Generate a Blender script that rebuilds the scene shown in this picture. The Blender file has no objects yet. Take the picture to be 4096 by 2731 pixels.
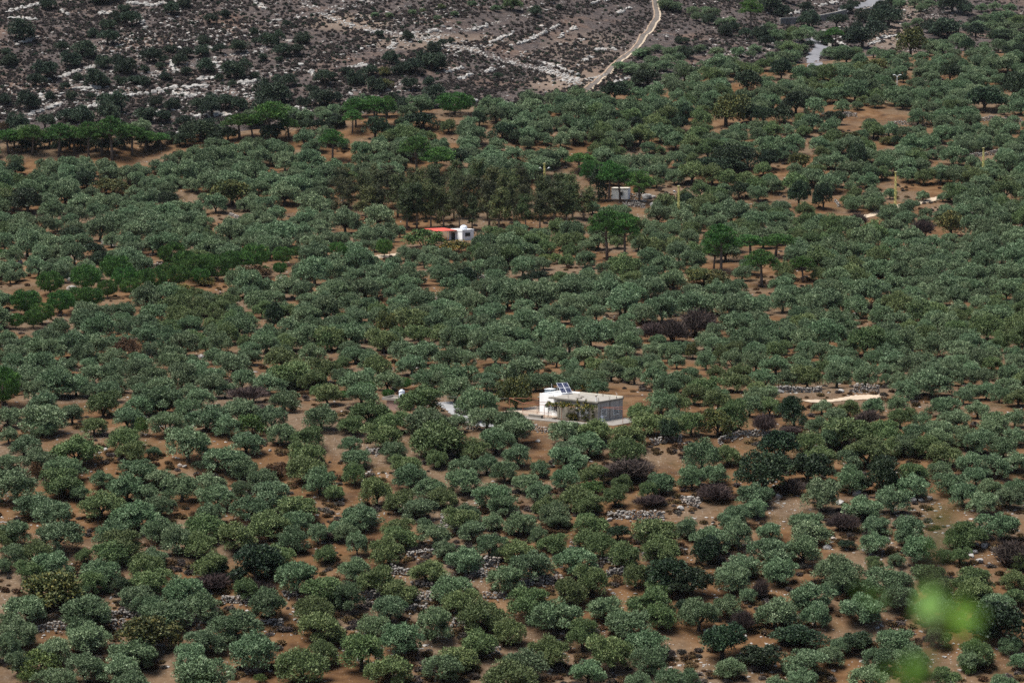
import bpy, bmesh, math, random
import numpy as np
from mathutils import Vector, Matrix

R = math.radians
scn = bpy.context.scene
COL = scn.collection

# ---------------------------------------------------------------- camera
PW, PH = 4096.0, 2731.0            # photograph pixels used as a measuring frame
LENS, SENSOR = 100.0, 36.0
FPX = PW * LENS / SENSOR
PITCH = R(6.2)
CAMZ = 100.0
cam_d = bpy.data.cameras.new('camera')
cam_d.lens = LENS; cam_d.sensor_width = SENSOR; cam_d.sensor_fit = 'HORIZONTAL'
cam_d.clip_start = 0.1; cam_d.clip_end = 20000
cam_d.dof.use_dof = True; cam_d.dof.focus_distance = 560.0; cam_d.dof.aperture_fstop = 2.8
cam = bpy.data.objects.new('camera', cam_d); COL.objects.link(cam)
cam.location = (0, 0, CAMZ); cam.rotation_euler = (math.pi/2 - PITCH, 0, 0)
scn.camera = cam

# ---------------------------------------------------------------- sky, sun, exposure
SUN_EL, SUN_AZ = R(68), R(-112)    # azimuth from +Y towards +X: the sun stands high on the left
world = bpy.data.worlds.new('World'); scn.world = world; world.use_nodes = True
wn = world.node_tree.nodes; wl = world.node_tree.links
bg = wn['Background']
sky = wn.new('ShaderNodeTexSky'); sky.sky_type = 'NISHITA'; sky.sun_disc = False
sky.sun_elevation = SUN_EL; sky.sun_rotation = SUN_AZ; sky.dust_density = 2.0; sky.air_density = 1.0; sky.ozone_density = 0.6
wl.new(sky.outputs[0], bg.inputs[0]); bg.inputs[1].default_value = 0.05
sun_d = bpy.data.lights.new('sun', 'SUN'); sun_d.energy = 2.8; sun_d.angle = R(30); sun_d.color = (1.0, 0.96, 0.9)
sun = bpy.data.objects.new('sun', sun_d); COL.objects.link(sun)
sd = Vector((math.sin(SUN_AZ)*math.cos(SUN_EL), math.cos(SUN_AZ)*math.cos(SUN_EL), math.sin(SUN_EL)))
sun.rotation_euler = sd.to_track_quat('Z', 'Y').to_euler()
scn.view_settings.view_transform = 'Standard'; scn.view_settings.look = 'None'
scn.view_settings.exposure = 1.4; scn.view_settings.gamma = 1.0; scn.view_settings.use_curve_mapping = False
cy = scn.cycles
cy.max_bounces = 4; cy.diffuse_bounces = 2; cy.glossy_bounces = 2; cy.transmission_bounces = 2; cy.volume_bounces = 0
cy.use_denoising = False; cy.sample_clamp_indirect = 4.0; cy.use_adaptive_sampling = False
try: scn.render.use_persistent_data = False
except Exception: pass

rng = np.random.default_rng(7)
random.seed(7)

# ---------------------------------------------------------------- small numpy tools
def _hash(ix, iy, s):
    n = (ix.astype(np.int64)*374761393 + iy.astype(np.int64)*668265263 + s*982451653) & 0x7fffffff
    n = ((n ^ (n >> 13)) * 1274126177) & 0x7fffffff
    return ((n ^ (n >> 16)) & 0xffff) / 65535.0
def vnoise(x, y, s=0):
    x = np.asarray(x, float); y = np.asarray(y, float)
    ix = np.floor(x); iy = np.floor(y); fx = x-ix; fy = y-iy
    fx = fx*fx*(3-2*fx); fy = fy*fy*(3-2*fy)
    a = _hash(ix, iy, s); b = _hash(ix+1, iy, s); c = _hash(ix, iy+1, s); d = _hash(ix+1, iy+1, s)
    return (a*(1-fx)+b*fx)*(1-fy) + (c*(1-fx)+d*fx)*fy
def fbm(x, y, s=0, o=4):
    t = 0; a = 0.5
    for k in range(o):
        t = t + a*vnoise(x*2**k, y*2**k, s+k*17); a *= 0.5
    return t / (1-0.5**o)
def pchip(xs, ys, x):
    xs = np.array(xs, float); ys = np.array(ys, float)
    h = np.diff(xs); dl = np.diff(ys)/h
    m = np.zeros_like(xs)
    for i in range(1, len(xs)-1):
        if dl[i-1]*dl[i] > 0:
            w1 = 2*h[i]+h[i-1]; w2 = h[i]+2*h[i-1]
            m[i] = (w1+w2)/(w1/dl[i-1]+w2/dl[i])
    m[0] = dl[0]; m[-1] = dl[-1]
    k = np.clip(np.searchsorted(xs, x)-1, 0, len(xs)-2)
    t = np.clip((x-xs[k])/h[k], 0, 1)
    return ((1+2*t)*(1-t)**2*ys[k] + t*(1-t)**2*h[k]*m[k] + t*t*(3-2*t)*ys[k+1] + t*t*(t-1)*h[k]*m[k+1])
def smooth(a, b, x):
    t = np.clip((x-a)/(b-a), 0, 1); return t*t*(3-2*t)

# ---------------------------------------------------------------- terrain: a height field over (x/y, y)
def zv(v, d):                                    # height of the sight line of photo row v at depth d
    return CAMZ - d*math.tan(PITCH + math.atan((v-PH/2)/FPX))
NEAR = [(2900,345),(2731,364),(2300,398),(2000,430),(1690,474),(1560,518),(1450,565),(1320,612),(1200,655),(1080,700),(1000,735),(930,785),(870,815),(800,838)]
COLS = {
 -500: ([(720,862),(640,885),(570,905)], [(950,-42),(1000,-45)], [(515,1030),(250,1110),(0,1195),(-150,1260)]),
  700: ([(720,862),(620,890),(540,915)], [(955,-41),(1000,-44)], [(500,1035),(250,1110),(0,1195),(-150,1260)]),
 1500: ([(720,862),(600,895),(455,942)], [(985,-36),(1015,-38)], [(430,1050),(230,1115),(0,1215),(-150,1280)]),
 2000: ([(720,862),(600,895),(425,955)], [(1000,-33),(1035,-33)], [(400,1070),(200,1160),(0,1255),(-150,1320)]),
 2450: ([(720,864),(600,900),(370,985)], [(1030,-28),(1065,-27)], [(345,1100),(180,1195),(0,1300),(-150,1380)]),
 2900: ([(720,864),(600,902),(400,985),(275,1045)], [(1090,-20),(1130,-20)], [(262,1165),(130,1280),(0,1400),(-150,1490)]),
 3500: ([(720,866),(600,905),(400,990),(222,1082)], [(1125,-16),(1180,-16)], [(212,1245),(110,1400),(0,1560),(-150,1660)]),
 4600: ([(720,868),(600,908),(400,992),(160,1115)], [(1155,-12),(1250,-12)], [(160,1335),(90,1450),(0,1600),(-150,1700)]),
}
az_axis = np.concatenate([np.linspace(-0.27, 0.27, 460)])
d_axis = np.concatenate([np.linspace(0.5, 330, 60), np.arange(334, 1120, 1.5), np.arange(1121, 1720, 3.0), np.linspace(1740, 6000, 30)])
d_axis[0] = -30.0
prof = []; us = sorted(COLS)
for u in us:
    vis, dip, hill = COLS[u]
    ds = [-60, 0, 60, 150, 250]; zs = [CAMZ+8, CAMZ-1.7, CAMZ-22, CAMZ-52, CAMZ-76]
    for v, d in NEAR + vis: ds.append(d); zs.append(zv(v, d))
    for d, z in dip: ds.append(d); zs.append(CAMZ+z)
    for v, d in hill: ds.append(d); zs.append(zv(v, d))
    zl = zs[-1]; dl = ds[-1]
    ds += [dl+150, 3000, 6500]; zs += [zl+16, zl+26, zl+26]
    prof.append(pchip(ds, zs, d_axis))
prof = np.array(prof)
ucol = (np.array(us)-PW/2)/FPX
Z = np.empty((len(az_axis), len(d_axis)))
for j in range(len(d_axis)):
    Z[:, j] = pchip(ucol, prof[:, j], np.clip(az_axis, ucol[0], ucol[-1]))
XX = az_axis[:, None]*d_axis[None, :].clip(30); YY = np.repeat(d_axis[None, :], len(az_axis), 0)
ridge_uv = np.array([(-600,570),(0,560),(700,535),(1400,455),(1900,432),(2300,395),(2450,365),(2700,315),(2900,277),(3100,255),(3500,222),(3800,195),(4096,176),(4700,160)], float)
ridge_d = np.interp(az_axis, (np.array([-600,0,700,1500,2000,2450,2900,3500,4600])-PW/2)/FPX, [905,908,915,942,955,985,1045,1082,1115])
HILL = smooth(5, 60, YY - ridge_d[:, None])       # 1 beyond the grove's crest
rough = (fbm(XX/14, YY/14, 3)-0.5)*1.5 + (fbm(XX/4, YY/4, 9, 3)-0.5)*0.5
hrough = (fbm(XX/26, YY/26, 21)-0.5)*5.0 + (fbm(XX/6, YY/6, 29, 3)-0.5)*1.6
Z += np.where(YY > 340, rough*(1-HILL) + hrough*HILL, 0)

def ray(u, v):
    u = np.asarray(u, float); v = np.asarray(v, float)
    x = (u-PW/2)/FPX; y = -(v-PH/2)/FPX
    c, s = math.cos(PITCH), math.sin(PITCH)
    return x, c+y*s, -s+y*c                          # x, forward, up
def zat(x, y):
    x = np.asarray(x, float); y = np.asarray(y, float)
    a = x/np.maximum(y, 30)
    i = np.clip((a-az_axis[0])/(az_axis[1]-az_axis[0]), 0, len(az_axis)-1.001); i0 = i.astype(int); fi = i-i0
    j0 = np.clip(np.searchsorted(d_axis, y)-1, 0, len(d_axis)-2); fj = np.clip((y-d_axis[j0])/(d_axis[j0+1]-d_axis[j0]), 0, 1)
    return (Z[i0, j0]*(1-fi)+Z[i0+1, j0]*fi)*(1-fj) + (Z[i0, j0+1]*(1-fi)+Z[i0+1, j0+1]*fi)*fj
def ground(us_, vs_):
    """world points where the sight lines of photo pixels meet the ground"""
    us_ = np.atleast_1d(np.asarray(us_, float)); vs_ = np.atleast_1d(np.asarray(vs_, float))
    out = np.zeros((len(us_), 3))
    ds = np.concatenate([np.arange(335, 1130, 1.0), np.arange(1130, 1750, 2.0)])
    for k in range(0, len(us_), 1500):
        x, f, z = ray(us_[k:k+1500], vs_[k:k+1500])
        X = (x/f)[:, None]*ds; Zr = CAMZ + (z/f)[:, None]*ds
        below = Zr < zat(X, np.repeat(ds[None], len(x), 0))
        j = np.where(below.any(1), below.argmax(1), len(ds)-1); j = np.maximum(j, 1)
        r = np.arange(len(x))
        g1 = Zr[r, j]-zat(X[r, j], ds[j]); g0 = Zr[r, j-1]-zat(X[r, j-1], ds[j-1])
        t = np.clip(g0/np.where(np.abs(g0-g1) < 1e-9, 1, g0-g1), 0, 1)
        d = ds[j-1]+(ds[j]-ds[j-1])*t
        xx = (x/f)*d
        out[k:k+1500] = np.stack([xx, d, zat(xx, d)], 1)
    return out
def G(u, v): return Vector(ground([u], [v])[0])
def plane_at(u, v, z):
    x, f, k = ray(u, v); t = (z-CAMZ)/k
    return Vector((float(x*t), float(f*t), z))
def to_px(p):
    x, y, z = p[0], p[1], p[2]-CAMZ
    c, s = math.cos(PITCH), math.sin(PITCH)
    f = y*c - z*s; up = y*s + z*c
    return PW/2 + FPX*x/f, PH/2 - FPX*up/f
def flatten(c, r, soft):
    global Z
    dd = np.hypot(XX-c.x, YY-c.y)
    k = 1-smooth(r, r+soft, dd)
    Z = Z*(1-k) + c.z*k
HOUSE = G(2391, 1690); flatten(HOUSE + Vector((-5, 5, 0)), 13, 9); HOUSE.z = float(zat(HOUSE.x, HOUSE.y))
HUT = G(1849, 963); flatten(HUT + Vector((-2, 3, 0)), 8, 6); HUT.z = float(zat(HUT.x, HUT.y))
LODGE = G(2511, 798); flatten(LODGE + Vector((-2, 2, 0)), 5, 5); LODGE.z = float(zat(LODGE.x, LODGE.y))
SHED = G(1578, 1640); flatten(SHED, 4, 4); SHED.z = float(zat(SHED.x, SHED.y))

# ---------------------------------------------------------------- materials
def mat(name, rough=0.8, spec=0.2):
    m = bpy.data.materials.new(name); m.use_nodes = True
    b = m.node_tree.nodes['Principled BSDF']
    b.inputs['Roughness'].default_value = rough
    b.inputs['Specular IOR Level'].default_value = spec
    return m, m.node_tree.nodes, m.node_tree.links, b
def N(ns, typ, **kw):
    n = ns.new(typ)
    for k, v in kw.items(): setattr(n, k, v)
    return n
def ramp(ns, pts):
    r = ns.new('ShaderNodeValToRGB'); e = r.color_ramp.elements
    while len(e) < len(pts): e.new(0.5)
    for q, (p, c) in zip(e, pts):
        q.position = p; q.color = (c, c, c, 1) if isinstance(c, (int, float)) else (*c, 1)
    return r
def mixc(ns, ls, fac, a, b, mode='MIX'):
    m = ns.new('ShaderNodeMix'); m.data_type = 'RGBA'; m.blend_type = mode
    for sock, v in ((m.inputs['Factor'], fac), (m.inputs['A'], a), (m.inputs['B'], b)):
        if hasattr(v, 'links') or hasattr(v, 'is_output'): ls.new(v, sock)
        elif isinstance(v, (int, float)): sock.default_value = v
        else: sock.default_value = (*v, 1)
    return m.outputs['Result']
def mixs(*a, **k): pass
def noise(ns, ls, co, scale, det=4, rough=0.55):
    n = ns.new('ShaderNodeTexNoise'); n.inputs['Scale'].default_value = scale
    n.inputs['Detail'].default_value = det; n.inputs['Roughness'].default_value = rough
    ls.new(co, n.inputs['Vector']); return n.outputs[0]
def leafmat(name, cols, var=0.25, hue=0.02, rough=0.6, spec=0.25):
    """cols: colours along the tint attribute (a random leaf colour, the same wherever the leaf sits)"""
    m, ns, ls, b = mat(name, rough, spec)
    at = N(ns, 'ShaderNodeAttribute', attribute_name='tint')
    r = ramp(ns, cols); ls.new(at.outputs['Fac'], r.inputs[0])
    oi = ns.new('ShaderNodeObjectInfo')
    hs = ns.new('ShaderNodeHueSaturation')
    mr = ns.new('ShaderNodeMapRange'); mr.inputs[3].default_value = 1-var; mr.inputs[4].default_value = 1+var
    ls.new(oi.outputs['Random'], mr.inputs[0]); ls.new(mr.outputs[0], hs.inputs['Value'])
    mul = ns.new('ShaderNodeMath'); mul.operation = 'MULTIPLY'; mul.inputs[1].default_value = 7.31; ls.new(oi.outputs['Random'], mul.inputs[0])
    fr = ns.new('ShaderNodeMath'); fr.operation = 'FRACT'; ls.new(mul.outputs[0], fr.inputs[0])
    m2 = ns.new('ShaderNodeMapRange'); m2.inputs[3].default_value = 0.5-hue; m2.inputs[4].default_value = 0.5+hue
    ls.new(fr.outputs[0], m2.inputs[0]); ls.new(m2.outputs[0], hs.inputs['Hue'])
    ls.new(r.outputs[0], hs.inputs['Color']); ls.new(hs.outputs[0], b.inputs['Base Color'])
    return m
def plain(name, c, rough=0.7, spec=0.3, var=0.12, scale=1.5, metal=0.0, bump=0.0):
    m, ns, ls, b = mat(name, rough, spec)
    co = N(ns, 'ShaderNodeTexCoord').outputs['Object']
    f = noise(ns, ls, co, scale, 5)
    r = ramp(ns, [(0.3, tuple(x*(1-var) for x in c)), (0.7, tuple(min(1, x*(1+var)) for x in c))])
    ls.new(f, r.inputs[0]); ls.new(r.outputs[0], b.inputs['Base Color'])
    b.inputs['Metallic'].default_value = metal
    if bump:
        bp = ns.new('ShaderNodeBump'); bp.inputs['Strength'].default_value = bump; ls.new(f, bp.inputs['Height']); ls.new(bp.outputs[0], b.inputs['Normal'])
    return m
M = {}
M['olive_silver'] = leafmat('olive_silver', [(0.0,(0.0444,0.0752,0.0324)),(0.5,(0.0929,0.1434,0.0697)),(0.8,(0.1775,0.2425,0.1317)),(1.0,(0.3549,0.4353,0.2623))], 0.25, 0.02)
M['olive_grey'] = leafmat('olive_grey', [(0.0,(0.0393,0.0693,0.0296)),(0.5,(0.0796,0.1267,0.0572)),(0.8,(0.1423,0.1979,0.1021)),(1.0,(0.2838,0.3562,0.2051))], 0.25, 0.02)
M['olive_green'] = leafmat('olive_green', [(0.0,(0.0376,0.0633,0.0210)),(0.5,(0.0779,0.1148,0.0391)),(0.8,(0.1331,0.1781,0.0658)),(1.0,(0.2486,0.2968,0.1317))], 0.22, 0.02)
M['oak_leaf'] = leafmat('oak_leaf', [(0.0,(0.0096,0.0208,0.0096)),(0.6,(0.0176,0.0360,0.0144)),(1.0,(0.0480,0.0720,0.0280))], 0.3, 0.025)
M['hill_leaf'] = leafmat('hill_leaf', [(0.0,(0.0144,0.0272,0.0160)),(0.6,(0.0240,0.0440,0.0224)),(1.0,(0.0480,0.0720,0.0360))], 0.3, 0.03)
M['pine_leaf'] = leafmat('pine_leaf', [(0.0,(0.0220,0.0590,0.0152)),(0.6,(0.0490,0.1210,0.0232)),(1.0,(0.1150,0.2230,0.0432))], 0.2, 0.015)
M['euc_leaf'] = leafmat('euc_leaf', [(0.0,(0.0167,0.0269,0.0073)),(0.5,(0.0350,0.0490,0.0124)),(0.85,(0.0684,0.0791,0.0233)),(1.0,(0.0988,0.0673,0.0182))], 0.35, 0.035)
M['autumn_leaf'] = leafmat('autumn_leaf', [(0.0,(0.0240,0.0360,0.0112)),(0.5,(0.0680,0.0800,0.0240)),(1.0,(0.1760,0.1440,0.0360))], 0.25, 0.02)
M['fresh_leaf'] = leafmat('fresh_leaf', [(0.0,(0.0240,0.0480,0.0112)),(0.6,(0.0560,0.0920,0.0208)),(1.0,(0.1200,0.1600,0.0400))], 0.2, 0.02)
M['yellow_leaf'] = leafmat('yellow_leaf', [(0.0,(0.0240,0.0400,0.0096)),(0.5,(0.0560,0.0680,0.0160)),(0.75,(0.2400,0.1760,0.0240)),(1.0,(0.3840,0.2720,0.0400))], 0.15, 0.01)
M['rust_leaf'] = leafmat('rust_leaf', [(0.0,(0.0400,0.0240,0.0120)),(0.5,(0.0800,0.0440,0.0200)),(1.0,(0.1600,0.0800,0.0320))], 0.25, 0.02)
M['dry_twig'] = leafmat('dry_twig', [(0.0,(0.0306,0.0236,0.0230)),(0.6,(0.0578,0.0433,0.0410)),(1.0,(0.1020,0.0754,0.0640))], 0.25, 0.02, 0.9, 0.05)
M['scrub'] = leafmat('scrub', [(0.0,(0.0400,0.0344,0.0344)),(0.5,(0.0720,0.0592,0.0576)),(0.8,(0.0760,0.0704,0.0528)),(1.0,(0.1200,0.0960,0.0800))], 0.35, 0.03, 0.9, 0.05)
M['dry_scrub'] = leafmat('dry_scrub', [(0.0,(0.0400,0.0272,0.0160)),(0.5,(0.0800,0.0528,0.0288)),(1.0,(0.1760,0.1120,0.0560))], 0.3, 0.02, 0.9, 0.05)
M['bark'] = plain('bark', (0.045,0.036,0.028), 0.9, 0.1, 0.35, 6, bump=0.5)
M['pine_bark'] = plain('pine_bark', (0.11,0.085,0.07), 0.9, 0.1, 0.3, 5, bump=0.5)
M['pale_bark'] = plain('pale_bark', (0.22,0.18,0.14), 0.9, 0.1, 0.35, 4, bump=0.4)
M['shoot'] = leafmat('shoot', [(0,(0.0400,0.0960,0.0080)),(0.6,(0.1040,0.1920,0.0160)),(1,(0.1920,0.2720,0.0320))], 0.1, 0.01)
# limestone: pale grey with rusty stains and dark lichen
def rockmat(name, lo, hi, stain=0.35):
    m, ns, ls, b = mat(name, 0.9, 0.15)
    co = N(ns, 'ShaderNodeNewGeometry').outputs['Position']
    f = noise(ns, ls, co, 0.9, 6, 0.65); g = noise(ns, ls, co, 0.35, 3); h = noise(ns, ls, co, 4.5, 5, 0.7)
    r = ramp(ns, [(0.30, lo), (0.62, hi)]); ls.new(f, r.inputs[0])
    rs = ramp(ns, [(0.54, 0.0), (0.68, stain)]); ls.new(g, rs.inputs[0])
    c = mixc(ns, ls, rs.outputs[0], r.outputs[0], (0.36,0.22,0.13))
    rl = ramp(ns, [(0.34, 0.8), (0.46, 0.0)]); ls.new(h, rl.inputs[0])
    c = mixc(ns, ls, rl.outputs[0], c, (0.09,0.085,0.08))
    ls.new(c, b.inputs['Base Color'])
    bp = ns.new('ShaderNodeBump'); bp.inputs['Strength'].default_value = 0.8; bp.inputs['Distance'].default_value = 0.25
    ls.new(h, bp.inputs['Height']); ls.new(bp.outputs[0], b.inputs['Normal'])
    return m
M['limestone'] = rockmat('limestone', (0.19,0.183,0.172), (0.40,0.385,0.36))
M['wall_stone'] = rockmat('wall_stone', (0.12,0.113,0.105), (0.31,0.288,0.26), 0.3)
# ground
def groundmat():
    m, ns, ls, b = mat('ground', 0.95, 0.05)
    geo = N(ns, 'ShaderNodeNewGeometry'); co = geo.outputs['Position']
    hill = N(ns, 'ShaderNodeAttribute', attribute_name='hill').outputs['Fac']
    pale = N(ns, 'ShaderNodeAttribute', attribute_name='pale').outputs['Fac']
    n1 = noise(ns, ls, co, 0.045, 4); n2 = noise(ns, ls, co, 0.22, 5, 0.6); n3 = noise(ns, ls, co, 1.3, 5, 0.7); n4 = noise(ns, ls, co, 0.11, 4)
    soil = ramp(ns, [(0.32,(0.0475,0.0259,0.0144)),(0.5,(0.1044,0.0569,0.0266)),(0.68,(0.1440,0.0878,0.0475))]); ls.new(n2, soil.inputs[0])
    tan = ramp(ns, [(0.3,(0.0684,0.0475,0.0302)),(0.7,(0.1584,0.1188,0.0828))]); ls.new(n3, tan.inputs[0])
    f = ramp(ns, [(0.46,0.0),(0.60,0.75)]); ls.new(n1, f.inputs[0])
    fx = ns.new('ShaderNodeMath'); fx.operation = 'MAXIMUM'; ls.new(f.outputs[0], fx.inputs[0]); ls.new(pale, fx.inputs[1])
    c = mixc(ns, ls, fx.outputs[0], soil.outputs[0], tan.outputs[0])
    gr = ramp(ns, [(0.56,0.0),(0.66,0.75)]); ls.new(n4, gr.inputs[0])
    grass = ramp(ns, [(0.35,(0.0346,0.0259,0.0130)),(0.65,(0.0900,0.0562,0.0259))]); ls.new(n3, grass.inputs[0])
    c = mixc(ns, ls, gr.outputs[0], c, grass.outputs[0])
    # loose stones
    vo = N(ns, 'ShaderNodeTexVoronoi', feature='F1'); vo.inputs['Scale'].default_value = 2.6; ls.new(co, vo.inputs['Vector'])
    st = ramp(ns, [(0.16,1.0),(0.27,0.0)]); ls.new(vo.outputs['Distance'], st.inputs[0])
    keep = N(ns, 'ShaderNodeSeparateColor'); ls.new(vo.outputs['Color'], keep.inputs[0])
    kr = ramp(ns, [(0.52,0.0),(0.56,1.0)]); ls.new(keep.outputs[0], kr.inputs[0])
    zone = ramp(ns, [(0.40,0.25),(0.62,1.0)]); ls.new(n1, zone.inputs[0])
    mm = ns.new('ShaderNodeMath'); mm.operation = 'MULTIPLY'; ls.new(st.outputs[0], mm.inputs[0]); ls.new(kr.outputs[0], mm.inputs[1])
    m3 = ns.new('ShaderNodeMath'); m3.operation = 'MULTIPLY'; ls.new(mm.outputs[0], m3.inputs[0]); ls.new(zone.outputs[0], m3.inputs[1])
    stc = ramp(ns, [(0.0,(0.1584,0.1296,0.1008)),(1.0,(0.3600,0.3240,0.2736))]); ls.new(keep.outputs[1], stc.inputs[0])
    c = mixc(ns, ls, m3.outputs[0], c, stc.outputs[0])
    # hillside: grey brown garrigue litter, red earth, rock dust
    h1 = noise(ns, ls, co, 0.03, 4); h2 = noise(ns, ls, co, 0.35, 6, 0.7)
    hb = ramp(ns, [(0.32,(0.0288,0.0245,0.0238)),(0.52,(0.0547,0.0446,0.0418)),(0.66,(0.0936,0.0691,0.0576))]); ls.new(h2, hb.inputs[0])
    hr = ramp(ns, [(0.52,0.0),(0.66,0.7)]); ls.new(h1, hr.inputs[0])
    hred = ramp(ns, [(0.4,(0.0684,0.0418,0.0302)),(0.65,(0.1368,0.0900,0.0648))]); ls.new(h2, hred.inputs[0])
    hc = mixc(ns, ls, hr.outputs[0], hb.outputs[0], hred.outputs[0])
    hc = mixc(ns, ls, pale, hc, (0.1728,0.1296,0.0972))
    hst = mixc(ns, ls, mm.outputs[0], hc, (0.3024,0.2736,0.2448))
    c = mixc(ns, ls, hill, c, hst)
    ls.new(c, b.inputs['Base Color'])
    bp = ns.new('ShaderNodeBump'); bp.inputs['Strength'].default_value = 0.6; bp.inputs['Distance'].default_value = 0.3
    ls.new(n3, bp.inputs['Height']); ls.new(bp.outputs[0], b.inputs['Normal'])
    return m
M['ground'] = groundmat()

# ---------------------------------------------------------------- object helpers
def empty(name, loc=(0,0,0), rz=0.0):
    o = bpy.data.objects.new(name, None); COL.objects.link(o); o.location = loc; o.rotation_euler = (0,0,rz); o.empty_display_size = 0.5; return o
def tag(o, label=None, cat=None, group=None, kind=None):
    if label: o['label'] = label
    if cat: o['category'] = cat
    if group: o['group'] = group
    if kind: o['kind'] = kind
    return o
def mesh_np(name, V, F, mats, tint=None, mi=None, smooth_=False):
    """V (n,3); F (m,k) all faces of one size"""
    me = bpy.data.meshes.new(name); V = np.asarray(V, np.float32); F = np.asarray(F, np.int32)
    k = F.shape[1]
    me.vertices.add(len(V)); me.vertices.foreach_set('co', V.ravel())
    me.loops.add(F.size); me.loops.foreach_set('vertex_index', F.ravel())
    me.polygons.add(len(F)); me.polygons.foreach_set('loop_start', np.arange(0, F.size, k, dtype=np.int32))
    for q in (mats if isinstance(mats, (list, tuple)) else [mats]): me.materials.append(q)
    if mi is not None: me.polygons.foreach_set('material_index', np.asarray(mi, np.int32))
    me.polygons.foreach_set('use_smooth', np.full(len(F), smooth_))
    if tint is not None:
        a = me.attributes.new('tint', 'FLOAT', 'FACE'); a.data.foreach_set('value', np.asarray(tint, np.float32))
    me.update(calc_edges=True); me.validate(); return me
def link(name, me, parent=None, loc=None):
    o = bpy.data.objects.new(name, me); COL.objects.link(o)
    if parent: o.parent = parent
    if loc is not None: o.location = loc
    return o
class MB:
    """collects boxes, bars and tubes and links them as one mesh"""
    def __init__(s): s.v = []; s.f = []
    def add(s, vs, fs):
        n = len(s.v); s.v += [tuple(q) for q in vs]; s.f += [tuple(i+n for i in q) for q in fs]; return s
    def box(s, a, b):
        (x0,y0,z0),(x1,y1,z1) = a, b
        return s.add([(x0,y0,z0),(x1,y0,z0),(x1,y1,z0),(x0,y1,z0),(x0,y0,z1),(x1,y0,z1),(x1,y1,z1),(x0,y1,z1)],
                     [(3,2,1,0),(4,5,6,7),(0,1,5,4),(1,2,6,5),(2,3,7,6),(3,0,4,7)])
    def tube(s, pts, rad, n=7, cap=True):
        pts = [Vector(p) for p in pts]; rs = rad if isinstance(rad, (list,tuple)) else [rad]*len(pts)
        rings = []
        for i, p in enumerate(pts):
            t = (pts[min(i+1,len(pts)-1)]-pts[max(i-1,0)]).normalized()
            q = Vector((0,0,1)) if abs(t.z) < 0.9 else Vector((1,0,0))
            a = t.cross(q).normalized(); b = t.cross(a)
            rings.append([p + (a*math.cos(2*math.pi*k/n)+b*math.sin(2*math.pi*k/n))*rs[i] for k in range(n)])
        vs = [q for r in rings for q in r]; fs = []
        for i in range(len(pts)-1):
            for k in range(n):
                fs.append((i*n+k, i*n+(k+1)%n, (i+1)*n+(k+1)%n, (i+1)*n+k))
        if cap:
            fs.append(tuple(range(n))[::-1]); fs.append(tuple((len(pts)-1)*n+k for k in range(n)))
        return s.add(vs, fs)
    def lathe(s, prof, n=20, c=(0,0,0)):
        vs = []; fs = []
        for r, z in prof:
            for k in range(n): vs.append((c[0]+r*math.cos(2*math.pi*k/n), c[1]+r*math.sin(2*math.pi*k/n), c[2]+z))
        for i in range(len(prof)-1):
            for k in range(n): fs.append((i*n+k, i*n+(k+1)%n, (i+1)*n+(k+1)%n, (i+1)*n+k))
        fs.append(tuple(range(n))[::-1]); fs.append(tuple((len(prof)-1)*n+k for k in range(n)))
        return s.add(vs, fs)
    def mesh(s, name, m, smooth_=False, bevel=0):
        me = bpy.data.meshes.new(name); me.from_pydata(s.v, [], s.f); me.materials.append(m)
        if bevel:
            bm = bmesh.new(); bm.from_mesh(me)
            bmesh.ops.bevel(bm, geom=list(bm.edges), offset=bevel, segments=1, affect='EDGES'); bm.to_mesh(me); bm.free()
        if smooth_: me.polygons.foreach_set('use_smooth', [True]*len(me.polygons))
        me.update(); return me
    def build(s, name, m, parent=None, **k): return link(name, s.mesh(name, m, **k), parent)

# ---------------------------------------------------------------- the ground sheet
def build_ground():
    na, nd = Z.shape
    V = np.stack([XX, YY, Z], 2).reshape(-1, 3)
    i = np.arange(na-1)[:, None]; j = np.arange(nd-1)[None]
    a = (i*nd+j).ravel()
    F = np.stack([a, a+nd, a+nd+1, a+1], 1)
    me = mesh_np('ground', V, F, M['ground'], smooth_=True)
    at = me.attributes.new('hill', 'FLOAT', 'POINT'); at.data.foreach_set('value', HILL.astype(np.float32).ravel())
    # pale, stony earth: bottom left and bottom right of the grove, and the rubble slope on the hill
    f = np.maximum(YY, 60); P = PW/2 + FPX*XX/f
    c, s = math.cos(PITCH), math.sin(PITCH); zz = Z-CAMZ
    Vp = PH/2 - FPX*(f*s+zz*c)/(f*c-zz*s)
    pl = np.zeros_like(Z)
    for (u, v, ru, rv, k) in PALE:
        q = 1-((P-u)/ru)**2-((Vp-v)/rv)**2
        pl = np.maximum(pl, k*np.clip(q, 0, 1)**0.5)
    pl *= np.clip(0.35+1.3*fbm(XX/9, YY/9, 55), 0, 1)
    at = me.attributes.new('pale', 'FLOAT', 'POINT'); at.data.foreach_set('value', pl.astype(np.float32).ravel())
    return tag(link('ground', me), kind='structure')
PALE = [(150,2330,420,160,.9),(300,2680,700,90,.7),(2200,2690,700,80,.8),(1500,1760,200,60,.6),(3850,2680,260,60,.7),(1750,1790,200,60,.4),
        (2290,330,190,60,.9),(1750,170,330,40,.6),(1400,90,200,40,.8),(2350,200,200,90,.35),(3560,150,120,60,.7),(3560,40,150,50,.6),(1980,1700,200,40,.8),(3000,520,400,60,.2),(3700,520,400,60,.3)]
build_ground()
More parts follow.
